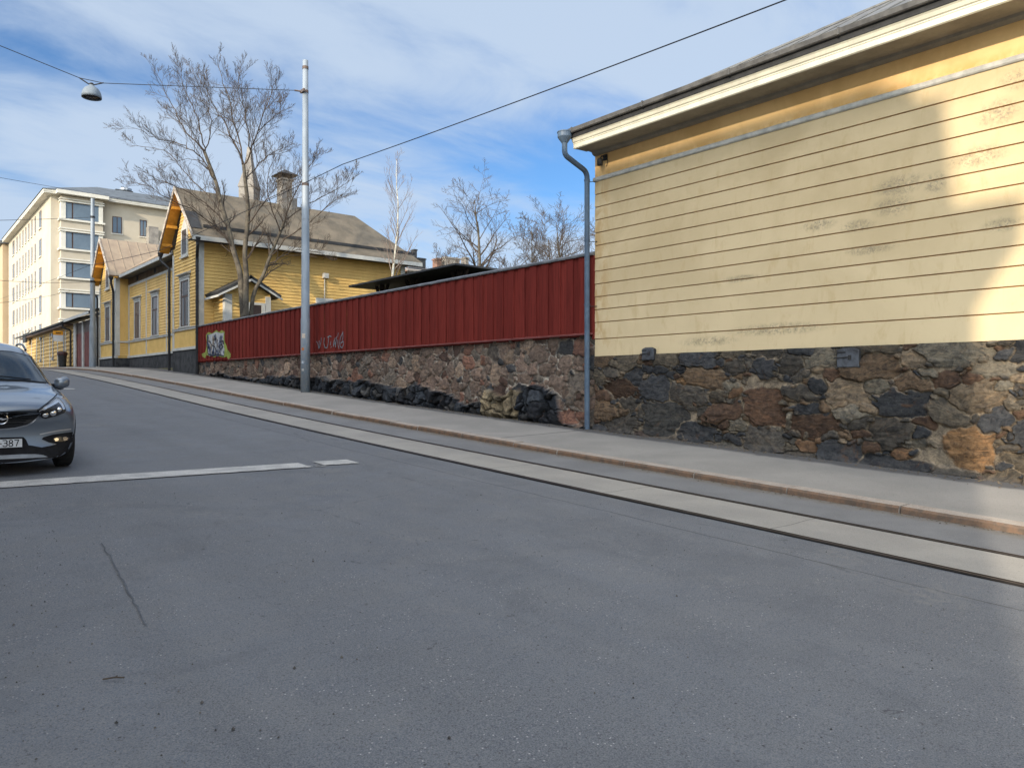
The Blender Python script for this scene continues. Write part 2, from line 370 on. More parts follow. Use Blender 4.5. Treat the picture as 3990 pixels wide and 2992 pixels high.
def m_kerb():
    g = G('granite_kerb')
    c = g.mix(g.ramp(g.noise(5, 6, .7), .35, .65), (.33,.29,.25), (.24,.20,.17))
    c = g.mix(g.ramp(g.noise(60, 3, .7), .45, .6, 0, .6), c, (.42,.37,.33))
    nx = g.N.new('ShaderNodeSeparateXYZ'); g.L.new(g.geo.outputs['Normal'], nx.inputs[0])
    side = g.ramp(nx.outputs[0], -.75, -.3, 1, 0)
    rust = g.mix(g.ramp(g.noise(7, 5, .7), .38, .62), (.155,.085,.048), (.085,.057,.04))
    c = g.mix(g.math('MULTIPLY', side, .88), c, rust); g.bump(g.noise(30, 4, .7), .5, .01)
    return g.out(c, .85, 0, .25)
M['kerb'] = m_kerb()
M['rail'] = pm('rail_steel', (.075,.062,.058), (.045,.038,.036), 3, .42, .05, metal=.5)
M['rail_gap'] = pm('rail_groove', (.02,.018,.018), (.012,.012,.012), 3, .8)
def m_paint():
    g = G('road_paint')
    c = g.mix(g.ramp(g.noise(4, 5, .6), .35, .65), (.46,.45,.43), (.34,.335,.325))
    c = g.mix(g.ramp(g.noise(70, 4, .75), .53, .64, 0, .85), c, (.11,.115,.125)); g.bump(g.noise(80, 3), .3, .004)
    return g.out(c, .75, 0, .3)
M['road_paint'] = m_paint()
def m_stone(name, tint=1.0):
    g = G(name)
    ca = g.N.new('ShaderNodeVertexColor'); ca.layer_name = 'Col'
    lo = g.N.new('ShaderNodeVertexColor'); lo.layer_name = 'Loc'
    n1 = g.noise(9, 7, .7, .6); n2 = g.noise(48, 6, .78)
    c = g.mix(g.ramp(n1, .33, .67), g.mix(1, ca.outputs[0], (.48,.49,.52), 'MULTIPLY'), g.mix(1, ca.outputs[0], (1.45,1.38,1.25), 'MULTIPLY'))
    # bedding of each stone along its own axis
    st = g.noise(1, 6, .72, 1.2, g.vec(scale=(3.0, 22, 1), src=lo.outputs[0]))
    stm = g.math('MULTIPLY', g.ramp(st, .50, .64), lo.outputs[1])
    c = g.mix(g.math('MULTIPLY', stm, .55), c, g.mix(1, ca.outputs[0], (2.1,1.75,1.35), 'MULTIPLY'))
    dk = g.math('MULTIPLY', g.ramp(st, .30, .42, 1, 0), lo.outputs[1]); c = g.mix(g.math('MULTIPLY', dk, .7), c, (.012,.012,.013))
    c = g.mix(g.ramp(n2, .56, .70, 0, .4), c, (.20,.175,.145))
    c = g.mix(g.ramp(n2, .30, .44, .65, 0), c, (.016,.016,.018))
    rs_ = g.math('MULTIPLY', g.ramp(g.noise(4, 6, .7, 1.2, g.vec(loc=(3,8,1))), .58, .70, 0, .45), lo.outputs[1])
    c = g.mix(rs_, c, (.13,.065,.03))
    g.bump(g.math('ADD', g.math('ADD', g.noise(26, 7, .75), g.math('MULTIPLY', g.noise(90, 4, .7), .5)), g.math('MULTIPLY', st, .9)), .9, .028)
    return g.out(c, .88, 0, .2)
M['stone'] = m_stone('rubble_stone')
M['ground'] = pm('yard_ground', (.10,.085,.05), (.06,.06,.03), .8, .95, .4)

# ------------------------------------------------------------------ street levels
_s = np.arange(-80, 420, 1.0)
_kn = [(-80,-5.4),(-20,-2.66),(0,-1.70),(10.6,-1.21),(13.3,-1.085),(20.6,-.70),(31,-.09),(38.9,.33),(48.2,.76),(60.5,1.05),(69,1.20),(87,1.48),(110,1.55),(150,1.3),(420,-3)]
_z = np.interp(_s, [k[0] for k in _kn], [k[1] for k in _kn])
_k = np.exp(-.5*(np.arange(-8, 9)/2.2)**2); _k /= _k.sum(); _zs = np.convolve(np.pad(_z, 8, mode='edge'), _k, mode='valid')
def RZ(s): return np.interp(s, _s, _zs)
DW = 11.8           # house line
DK = 9.1            # kerb face
def PZ(D, s): return RZ(s) + .075 + .045*(D-DK)     # pavement level

def vnoise(x, y, seed=0):
    rs = np.random.RandomState(seed); T = rs.rand(256, 256)
    xi = np.floor(x).astype(int); yi = np.floor(y).astype(int); fx = x-xi; fy = y-yi
    fx = fx*fx*(3-2*fx); fy = fy*fy*(3-2*fy); a = T[xi % 256, yi % 256]; b = T[(xi+1) % 256, yi % 256]; c = T[xi % 256, (yi+1) % 256]; d = T[(xi+1) % 256, (yi+1) % 256]
    return (a*(1-fx)+b*fx)*(1-fy)+(c*(1-fx)+d*fx)*fy
def fbm(x, y, seed=0, o=4):
    r = 0; a = .5
    for k in range(o): r = r+a*(vnoise(x*2**k, y*2**k, seed+k)-.5); a *= .5
    return r
# ground: one big sheet
xs = np.unique(np.concatenate([np.linspace(-400,-20,20), np.linspace(-20,12.2,12), np.array([12.35]), np.linspace(14,40,14), np.linspace(60,600,24)]))
ys = np.unique(np.concatenate([np.linspace(-300,-20,15), np.linspace(-20,150,90), np.linspace(160,900,30)]))
X, Y = np.meshgrid(xs, ys)
Z = RZ(Y)-.35
yard = np.interp(Y, [-300,-3,11,12,37,60,100,150,900], [-3,-1.9,-1,.9,.95,1.0,1.0,1.0,-2])
Z = np.where(X > 12.3, yard-.05 + fbm(X*.15, Y*.15, 3)*.6*(X>30), Z)
Z = np.where((X > 12.0) & (X < 12.3), RZ(Y)-.35, Z)
tag(grid_mesh('ground', X, Y, Z, M['ground']), kind='structure')
# road
xs = np.concatenate([np.linspace(-2.2, 6.94, 24), np.linspace(7.0, 9.12, 9)]); ys = np.concatenate([np.arange(-60, 120, .75), np.arange(120, 300, 6)])
X, Y = np.meshgrid(xs, ys); Z = RZ(Y) + .012*fbm(X*.6, Y*.35, 11)
Z0 = Z
tag(grid_mesh('road', X, Y, Z, M['asphalt']), kind='structure')
def road_sheet(name, x0, x1, s0, s1, dz, mat, step=.75, nx=2):
    X, Y = np.meshgrid(np.linspace(x0, x1, nx), np.arange(s0, s1+step*.5, step)); return grid_mesh(name, X, Y, RZ(Y)+dz, mat)
RX0, RX1 = 6.95, 7.98
tag(road_sheet('concrete_strip', RX0+.05, RX1-.04, -40, 140, .010, M['strip'], nx=3), kind='structure')
tag(road_sheet('edge_strip', RX1+.04, DK+.02, -40, 140, .008, m_edge(), nx=3), kind='structure')
def _noop(): pass
def rail(x, label, wide):
    mb = MB(); g_ = MB(); ys = np.arange(-40, 140, .75)
    for a, b in zip(ys[:-1], ys[1:]):
        za, zb = RZ(a)+.016, RZ(b)+.016
        for (x0, x1, h) in ((x-.035, x-.0, 0), (x+.028, x+.042, 0)):
            mb.quad((x0,a,za+h),(x1,a,za+h),(x1,b,zb+h),(x0,b,zb+h))
            mb.quad((x0,a,za-.05),(x0,a,za+h),(x0,b,zb+h),(x0,b,zb-.05)); mb.quad((x1,a,za-.05),(x1,b,zb-.05),(x1,b,zb+h),(x1,a,za+h))
        g_.quad((x-.055,a,za-.004),(x+.055,a,za-.004),(x+.055,b,zb-.004),(x-.055,b,zb-.004))
    o = mb.build('tram_rail', M['rail'], fixn=False); tag(o, label, 'tram rail', 'tram rails set in the road')
    gp = g_.build('groove', M['rail_gap'], o, fixn=False)
rail(RX0, 'inner tram rail, on the carriageway side of the pale concrete strip', True)
rail(RX1, 'outer tram rail, on the kerb side of the pale concrete strip', False)
# stop line with a worn end
mb = MB(); rnd = random.Random(4)
def sl_s(x): return 10.50-.055*x
xs_ = np.arange(-1.3, 5.62, .08)
def rz(x, y): return float(RZ(y))+.013
for a, b in zip(xs_[:-1], xs_[1:]):
    y0, y1 = sl_s(a), sl_s(b)
    if 4.78 < a < 4.98:
        for q in range(6):
            if rnd.random() < .8:
                u0 = rnd.random()*.38; mb.quad((a,y0+u0,rz(a,y0)),(b,y1+u0,rz(b,y1)),(b,y1+u0+.07,rz(b,y1)),(a,y0+u0+.06,rz(a,y0)))
        continue
    e0, e1 = rnd.uniform(-.008,.008), .46+rnd.uniform(-.008,.008)
    if a > 5.0: e0 = .08+rnd.uniform(-.02,.02); e1 = .50
    mb.quad((a,y0+e0,rz(a,y0+e0)),(b,y1+e0,rz(b,y1+e0)),(b,y1+e1,rz(b,y1+e1)),(a,y0+e1,rz(a,y0+e1)))
tag(mb.build('stop_line', M['road_paint'], fixn=False), kind='structure')
mb = MB()
mb.quad((4.35,29.3,rz(0,29.3)),(5.02,29.3,rz(0,29.3)),(5.02,29.75,rz(0,29.75)),(4.35,29.75,rz(0,29.75)))
tag(mb.build('lane_marking', M['road_paint'], fixn=False), kind='structure')
# pavement, kerb
X, Y = np.meshgrid(np.linspace(DK+.26, 12.2, 12), np.arange(-60, 140, .5)); tag(grid_mesh('pavement', X, Y, PZ(X, Y)+.01*fbm(X, Y*.5, 5), M['pave']), kind='structure')
X, Y = np.meshgrid(np.linspace(-6, -2.4, 6), np.arange(-60, 140, 1.)); tag(grid_mesh('near_pavement', X, Y, RZ(Y)+.12, M['pave']), kind='structure')
mb = MB(); s = -40.; rnd = random.Random(8)
while s < 130:
    l = rnd.uniform(1.1, 2.2) if s < 40 else 3; a, b = s+.012, s+l-.012; n = max(2, int(l/.25))
    ox = rnd.uniform(-.012, .012); oz = rnd.uniform(-.006, .01)
    for k in range(n):
        y0, y1 = a+(b-a)*k/n, a+(b-a)*(k+1)/n; z0, z1 = float(RZ(y0)), float(RZ(y1)); X0, X1 = DK+ox, DK+.27; T = .088+oz
        j0, j1 = .006*math.sin(y0*9), .006*math.sin(y1*9)
        prof0 = [(X0+j0, -.1), (X0+j0+.008, T-.028), (X0+.03+j0, T), (X1, T+.002), (X1, -.1)]; prof1 = [(X0+j1, -.1), (X0+j1+.008, T-.028), (X0+.03+j1, T), (X1, T+.002), (X1, -.1)]
        for (p, q), (p2, q2) in zip(zip(prof0[:-1], prof0[1:]), zip(prof1[:-1], prof1[1:])):
            mb.quad((p[0],y0,z0+p[1]),(q[0],y0,z0+q[1]),(q2[0],y1,z1+q2[1]),(p2[0],y1,z1+p2[1]))
        if k == 0: mb.poly([(p[0],y0,z0+p[1]) for p in prof0])
        if k == n-1: mb.poly([(p[0],y1,z1+p[1]) for p in prof1])
    s += l
tag(mb.build('kerb', M['kerb']), kind='structure')
mb = MB()
for s in np.arange(-60, 139, 1.): mb.box(-2.42, -2.2, s, s+.98, float(RZ(s))-.1, float(RZ(s+.5))+.13)
tag(mb.build('near_kerb', M['kerb']), kind='structure')
# loose grit
mb = MB(); rnd = random.Random(21)
for k in range(1500):
    x = rnd.uniform(-1.8, 6.6); y = rnd.uniform(.5, 11)
    if rnd.random() < .5: x = rnd.uniform(-2, 1.2) 
    r = rnd.uniform(.003, .008) if rnd.random() < .965 else rnd.uniform(.008, .013); z = float(RZ(y))+.006
    p = [Vector((x+rnd.uniform(.6,1)*r*math.cos(a), y+rnd.uniform(.6,1)*r*math.sin(a), z)) for a in (0,1.3,2.5,3.8,5)]
    t = Vector((x, y, z+r)); mb.poly(p)
    for q in range(5): mb.poly([p[q], p[(q+1)%5], t])
tag(mb.build('grit', pm('grit_stone', (.12,.11,.10), (.03,.03,.03), 9, .9), fixn=False), 'loose dark grit scattered over the worn asphalt', 'grit', kind='stuff')

# crack sealed with tar, twig, pale bits, swept debris at the wall foot and along the kerb
a_, b_ = at(397, 2163, z=float(RZ(5))), at(568, 2479, z=float(RZ(3.6))); mb = MB(); rnd = random.Random(3); pv = None
for k in range(25):
    t_ = k/24; x = a_.x+(b_.x-a_.x)*t_+rnd.uniform(-.012,.012); y = a_.y+(b_.y-a_.y)*t_; w_ = .0035+.004*math.sin(t_*3)*rnd.random()
    cur = ((x-w_, y, float(RZ(y))+.010), (x+w_, y, float(RZ(y))+.010))
    if pv: mb.quad(pv[0], pv[1], cur[1], cur[0])
    pv = cur
tag(mb.build('road_crack', pm('tar', (.092,.10,.118), (.065,.071,.084), 9, .85), fixn=False), kind='structure')
a_ = at(400, 2676, z=-1.53); mb = MB(); zt_ = float(RZ(a_.y))+.014
mb.tube([(a_.x, a_.y, zt_), (a_.x+.05, a_.y-.022, zt_+.004), (a_.x+.09, a_.y-.045, zt_)], .0045, 6); mb.tube([(a_.x+.05, a_.y-.022, zt_+.004), (a_.x+.065, a_.y-.012, zt_+.006)], .003, 5)
tag(mb.build('twig', M['bark']), 'short dark twig lying on the asphalt at the lower left', 'twig')
mb = MB()
for k in range(3400):
    if k < 2200: y = rnd.uniform(2, 38); x = DW-.12-abs(rnd.gauss(0,.13)); z = float(PZ(x, y))+.004; r = rnd.uniform(.006,.022)
    else: y = rnd.uniform(1, 34); x = DK-.02-abs(rnd.gauss(0,.07)); z = float(RZ(y))+.012; r = rnd.uniform(.005,.014)
    p = [Vector((x+rnd.uniform(.5,1.2)*r*math.cos(a), y+rnd.uniform(.5,1.3)*r*math.sin(a), z)) for a in (0,1.3,2.5,3.8,5)]; t = Vector((x, y, z+r*rnd.uniform(.3,.9)))
    for q in range(5): mb.poly([p[q], p[(q+1)%5], t])
tag(mb.build('debris', pm('leaf_and_stone_debris', (.17,.13,.085), (.05,.045,.04), 14, .9), fixn=False), 'small stones and leaf bits swept against the wall foot and kerb', 'debris', kind='stuff')

# ------------------------------------------------------------------ rubble stone walls (relief mesh)
def pack(s0, s1, z0, z1, classes, seed):
    rnd = random.Random(seed); st = []
    for (rx, rz_, tries, gap) in classes:
        for _ in range(tries):
            a, b = rnd.uniform(*rx), rnd.uniform(*rz_); cx, cz = rnd.uniform(s0, s1), rnd.uniform(z0, z1); ok = True
            for q in st:
                dx, dz = abs(cx-q[0]), abs(cz-q[1])
                if dx < (a+q[2]) and dz < (b+q[3]):
                    if (dx/(a+q[2]))**2+(dz/(b+q[3]))**2 < gap: ok = False; break
            if ok: st.append((cx, cz, a, b, rnd.uniform(-.35, .35)))
    return st
LIN = [None]
def rubble(name, s0, s1, zbot, ztop, D, res, stones, palette, mortar, seed, relief, parent, weights=None, lower=None, fixed=(), bright=.85, gap=.0):
    nx = int((s1-s0)/res)+1; S = np.linspace(s0, s1, nx); zb = np.array([zbot(q) for q in S]); nz = int((ztop-zb.min())/res)+1
    T = np.linspace(0, 1, nz)[:, None]; SS = np.repeat(S[None], nz, 0); ZZ = zb[None]*(1-T)+ztop*T
    wx = SS+.26*fbm(SS*3.2, ZZ*3.2, seed)+.07*fbm(SS*12, ZZ*12, seed+9); wz = ZZ+.22*fbm(SS*3.2, ZZ*3.2, seed+20)+.07*fbm(SS*12, ZZ*12, seed+29)
    d1 = np.full(SS.shape, 9.); d2 = np.full(SS.shape, 9.); ci = np.zeros(SS.shape, int)
    P_ = [s for s in stones]
    for k, (cx, cz, a, b, an) in enumerate(P_):
        m = np.abs(S-cx) < 2.2*a+.35; dx = wx[:, m]-cx; dz = wz[:, m]-cz; ca, sa = math.cos(an), math.sin(an)
        ex = (dx*ca+dz*sa)/a; ez = (-dx*sa+dz*ca)/b; pw = 2.6
        d = (np.abs(ex)**pw+np.abs(ez)**pw)**(1/pw)
        A, B, C = d1[:, m], d2[:, m], ci[:, m]; nw = d < A
        B = np.where(nw, A, np.minimum(B, d)); C = np.where(nw, k, C); A = np.minimum(A, d); d1[:, m], d2[:, m], ci[:, m] = A, B, C
    rs = np.random.RandomState(seed); n = len(P_); pal = np.array(palette)*bright; pi = rs.choice(len(pal), n, p=weights)
    cc = pal[pi]*(.75+.5*rs.rand(n, 1))
    tilt = rs.uniform(-1, 1, (n, 3)); hgt = rs.rand(n)
    for (fx_, fz_, colr) in fixed:
        k = min(range(n), key=lambda q: (P_[q][0]-fx_)**2+(P_[q][1]-fz_)**2); cc[k] = colr
    edge = (d2-d1); inside = np.clip(np.minimum((edge-gap)/(.10+.10*vnoise(SS*2, ZZ*2, seed+5)), (1.50-d1)/.2), 0, 1); inside = inside*inside*(3-2*inside)
    cx = np.array([p[0] for p in P_])[ci]; cz = np.array([p[1] for p in P_])[ci]
    depth = relief*(.35+.65*hgt[ci])*inside*np.clip(1.15-.35*d1**2, .4, 1.2)
    depth += inside*relief*.55*(tilt[ci, 0]*(SS-cx)/.3+tilt[ci, 1]*(ZZ-cz)/.3).clip(-1, 1)
    rid = np.abs(fbm(SS*4+tilt[ci,2]*9, ZZ*9, seed+40)); depth += inside*relief*.9*(rid-.12)
    depth += .012*fbm(SS*9, ZZ*9, seed+50)
    col = cc[ci]; mo = np.array(mortar)[None, None]*(.85+.5*fbm(SS*2, ZZ*2, seed+60)[..., None]+.15*rs.rand(*SS.shape)[..., None])
    col = mo*(1-inside[..., None])+col*inside[..., None]
    LIN[0] = inside
    if lower is not None: depth, col = lower(SS, ZZ, zb, depth, col, rs)
    col = np.clip(col, .008, .9); colA = np.concatenate([col, np.ones(SS.shape+(1,))], -1)
    an = np.array([p[4] for p in P_])[ci]*1.6; ux, uz = wx-cx, wz-cz
    loc = np.stack([ux*np.cos(an)+uz*np.sin(an), -ux*np.sin(an)+uz*np.cos(an), rs.rand(n)[ci]*9., inside], -1)
    return grid_mesh(name, D-depth, SS, ZZ, M['stone'], parent, True, {'Col': colA, 'Loc': loc})

# ------------------------------------------------------------------ near corner house
H1 = thing('corner_house', 'cream yellow house with wide grooved boards on a rubble stone base, at the right', 'house', loc=(0,0,0))
S1, S0 = 11.2, -26.
ZST = .60
bigst = pack(-2, S1, -1.7, ZST+.02, [((.30,.50),(.16,.25),260,.74), ((.17,.28),(.10,.17),1100,.78), ((.09,.15),(.05,.09),2600,.80), ((.04,.08),(.025,.045),6000,.85)], 5)
PAL = [(.040,.043,.050),(.065,.060,.055),(.095,.082,.066),(.105,.075,.052),(.075,.048,.035),(.13,.118,.098),(.17,.135,.10),(.13,.08,.05)]
def zb1(s): return float(PZ(DW, s))-.08
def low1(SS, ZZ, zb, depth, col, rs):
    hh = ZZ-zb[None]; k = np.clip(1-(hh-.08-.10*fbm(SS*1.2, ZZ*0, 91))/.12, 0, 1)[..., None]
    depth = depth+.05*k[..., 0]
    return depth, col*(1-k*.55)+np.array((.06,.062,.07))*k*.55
p_or = at(3790, 1740, D=DW); p_r2 = at(2975, 1585, D=DW); p_d1 = at(2590, 1630, D=DW); p_b1 = at(3480, 1780, D=DW)
fixed1 = [(p_or.y, p_or.z, (.19,.115,.062)), (p_r2.y, p_r2.z, (.088,.054,.038)), (p_d1.y, p_d1.z, (.05,.05,.05)), (p_b1.y, p_b1.z, (.04,.045,.055)), (at(2650,1515,D=DW).y, at(2650,1515,D=DW).z, (.20,.125,.07))]
for (fx_, fz_, a, b) in ((p_or.y, p_or.z, .24, .27), (p_d1.y, p_d1.z, .40, .30), (p_r2.y, p_r2.z, .36, .26)):
    bigst = [q for q in bigst if ((q[0]-fx_)/(a+q[2]*.6))**2+((q[1]-fz_)/(b+q[3]*.6))**2 > 1]; bigst.append((fx_, fz_, a, b, 0))
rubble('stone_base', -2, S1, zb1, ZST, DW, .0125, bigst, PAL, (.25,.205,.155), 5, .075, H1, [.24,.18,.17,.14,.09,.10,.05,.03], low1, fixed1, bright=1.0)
mb = MB(); mb.box(DW+.004, DW+9, S0, -2, -4, ZST-.005); mb.box(DW+.09, DW+9, -2, S1-.03, -2.5, ZST-.005)
# north end of the stone base
mb.build('base_core', M['plinth'], H1)
# boards with grooves
joints = [.972]+[1.33+.277*k for k in range(11)]     # joint heights
mb = MB(); zs = [ZST]+joints+[4.38]; gw = .010
e = lambda z: .0
for a, b in zip(zs[:-1], zs[1:]):
    z0 = a+(gw if a != ZST else 0); z1 = b-(gw if b != 4.38 else 0)
    n = 40
    for k in range(n):
        y0 = S0+(S1-S0)*k/n; y1 = S0+(S1-S0)*(k+1)/n
        mb.quad((DW-.020,y0,z0),(DW-.020,y1,z0),(DW-.012,y1,z1),(DW-.012,y0,z1))
    mb.quad((DW-.020,S0,z0),(DW-.012,S0,z0-.004),(DW-.012,S1,z0-.004),(DW-.020,S1,z0))
    mb.quad((DW-.02,S1,z0),(DW+9,S1,z0),(DW+9,S1,z1),(DW-.012,S1,z1))
    if b != 4.38: mb.quad((DW-.012,S0,z1),(DW+.012,S0,b),(DW+.012,S1,b),(DW-.012,S1,z1),1); mb.quad((DW+.012,S0,b),(DW-.012,S0,b+gw-.004),(DW-.012,S1,b+gw-.004),(DW+.012,S1,b),1)
mb.quad((DW-.02,S0,ZST),(DW-.02,S1,ZST),(DW+.1,S1,ZST-.004),(DW+.1,S0,ZST-.004))
mb.build('board_wall', [M['wall_yellow'], M['groove']], H1, fixn=False)
# frieze with rounded cove, belt
mb = MB(); mb.box(DW-.012, DW+9, S0, S1, 4.47, 5.0); mb.build('frieze', M['frieze'], H1)
mb = MB(); pr = [(DW-.01,4.375),(DW-.035,4.38),(DW-.05,4.40),(DW-.05,4.452),(DW-.02,4.475),(DW-.01,4.475)]
mb.prism([(x,S0,z) for x,z in pr], (0,S1-S0+.03,0)); mb.build('belt_moulding', M['belt'], H1)
# cornice: bed mouldings, soffit, fascia
mb = MB()
bed = [(DW-.012,4.93),(DW-.05,4.935),(DW-.10,4.96),(DW-.12,5.0),(DW-.26,5.005),(DW-.27,4.985),(DW-.60,4.975),(DW-.64,4.965),(DW-.012,5.06)]
mb.prism([(x,S0,z) for x,z in bed], (0,S1-S0,0)); mb.build('soffit', M['soffit_near'], H1)
mb = MB()
fas = [(DW-.60,4.975),(DW-.645,4.96),(DW-.665,4.975),(DW-.665,5.055),(DW-.675,5.065),(DW-.675,5.082),(DW-.695,5.095),(DW-.72,5.145),(DW-.74,5.165),(DW-.60,5.17)]
mb.prism([(x,S0,z) for x,z in fas], (0,S1-S0+.005,0)); mb.build('cornice', M['cornice'], H1)
# gutter / roof edge
mb = MB()
gt = [(DW-.70,5.262),(DW-.79,5.264),(DW-.81,5.28),(DW-.82,5.355),(DW-.80,5.36),(DW-.79,5.32),(DW-.60,5.30)]
mb.prism([(x,S0,z) for x,z in gt], (0,S1-S0+.08,0))
for s in np.arange(S0+1, S1, 1.9): mb.box(DW-.828, DW-.70, s, s+.03, 5.26, 5.37)
mb.build('gutter', M['gutter'], H1)
mb = MB(); mb.box(DW-.745, DW-.60, S0, S1+.03, 5.172, 5.261); mb.build('eaves_shade_strip', M['iron'], H1)  # near-black strip stands in for the shade between gutter lip and cornice
mb = MB(); tm = .56; e0 = Vector((DW-.62, S1+.02, 5.28)); HT = 4.6
A0 = e0; A1 = Vector((DW-.62, S0, 5.28)); Rg0 = Vector((DW-.62+HT, S1-HT, 5.28+HT*tm)); Rg1 = Vector((DW-.62+HT, S0, 5.28+HT*tm)); B0 = Vector((DW-.62+2*HT, S1+.02, 5.28)); B1 = Vector((DW-.62+2*HT, S0, 5.28))
mb.poly([A1, A0, Rg0, Rg1]); mb.poly([A0, B0, Rg0]); mb.poly([B0, B1, Rg1, Rg0])
# standing seams
for s in np.arange(S0, S1-.3, .6):
    l = min(HT, S1-s)
    mb.tube([(A0.x, s, 5.29), (A0.x+l, s, 5.29+l*tm)], .018, 4)
mb.tube([A0+Vector((0,0,.02)), Rg0+Vector((0,0,.02))], .03, 6)
mb.box(DW-.6, DW+8.4, S0+.02, S1-.02, 5.05, 5.2)
mb.build('roof', pm('seamed_grey_roof', (.17,.165,.155), (.10,.10,.098), 2, .55, .1), H1, fixn=False)
# iron hatches in the stone base
for (px, py, w_, h_) in ((2529, 1380, .30, .24), (3308, 1395, .35, .30)):
    c = at(px, py, D=DW-.06); mb = MB()
    arc = [(c.y-w_/2, c.z-h_/2), (c.y+w_/2, c.z-h_/2), (c.y+w_/2, c.z+h_/2-.03), (c.y+w_/4, c.z+h_/2), (c.y-w_/4, c.z+h_/2), (c.y-w_/2, c.z+h_/2-.03)]
    mb.prism([(DW-.105, a, b) for a, b in arc], (.11, 0, 0)); h = mb.build('iron_hatch', M['hatch'], H1, bevel=.006)
    mb = MB()
    mb.prism([(DW-.082, c.y+(a-c.y)*1.09, c.z+(b-c.z)*1.09) for a, b in arc], (.03, 0, 0)); mb.build('hatch_frame', M['iron'], h)
    mb = MB(); mb.tube([(DW-.115, c.y+w_*.62, c.z), (DW-.115, c.y-w_*.1, c.z+.01)], .009, 6); mb.tube([(DW-.112, c.y+w_*.5, c.z+h_*.3), (DW-.112, c.y+w_*.1, c.z+h_*.3)], .007, 6)
    mb.box(DW-.125, DW-.10, c.y-w_*.1-.02, c.y-w_*.1+.02, c.z-.03, c.z+.04); mb.build('latch', M['iron'], h)
# security lamp in the corner under the cornice
c = at(2350, 620, D=DW-.1); mb = MB()
mb.box(DW-.05, DW-.01, c.y-.05, c.y+.05, c.z-.02, c.z+.10); mb.tube([(DW-.03,c.y,c.z+.05),(DW-.12,c.y+.02,c.z+.06),(DW-.15,c.y+.03,c.z)], .016, 8)
mb.lathe((DW-.16, c.y+.035, c.z-.12), [(.02,.13),(.05,.12),(.065,.09),(.065,.0),(.055,-.03),(.0,-.035)], 14)
mb.tube([(DW-.03,c.y-.04,c.z+.03),(DW-.05,c.y-.09,c.z-.06),(DW-.03,c.y-.03,c.z-.16)], .008, 6)
mb.build('wall_lamp', M['iron'], H1, smooth=True)
# downpipe with hopper
def bend(pts, r=.12, n=5):
    pts = [Vector(p) for p in pts]; o = [pts[0]]
    for a, b, c in zip(pts[:-2], pts[1:-1], pts[2:]):
        d1_ = (a-b).normalized(); d2_ = (c-b).normalized(); rr = min(r, (a-b).length*.45, (c-b).length*.45)
        p, q = b+d1_*rr, b+d2_*rr
        for k in range(n+1):
            t = k/n; o.append(p*(1-t)**2+b*2*t*(1-t)+q*t*t)
    return o+[pts[-1]]
hp = at(2200, 560, D=DW-.86); zt = 5.30
mb = MB(); yb = 11.325
mb.tube(bend([(DW-.86, hp.y, zt-.25), (DW-.86, hp.y, zt-.48), (DW-.13, yb, 4.72-.12), (DW-.13, yb, .4), (DW-.13, yb, zb1(11.3)+.03)], .14), .058, 14)
for z in (4.4, 3.1, 1.7, .35, -.35): mb.tube([(DW-.13, yb, z), (DW-.13, yb, z+.04)], .066, 14)
dp = mb.build('downpipe', M['pipe_blue'], H1, smooth=False)
mb = MB(); mb.lathe((DW-.86, hp.y, zt), [(.055,-.30),(.06,-.24),(.145,-.12),(.15,-.11),(.15,-.02),(.16,-.02),(.16,.0),(.14,.0),(.13,-.1),(.0,-.2)], 20)
mb.build('hopper', M['pipe_blue'], dp, smooth=False)
for z in (4.38, 3.08, 1.68, .33):
    mb = MB(); mb.tube([(DW-.13, yb-.02, z), (DW-.01, yb-.2, z)], .008, 6); mb.build('bracket', M['iron'], dp)

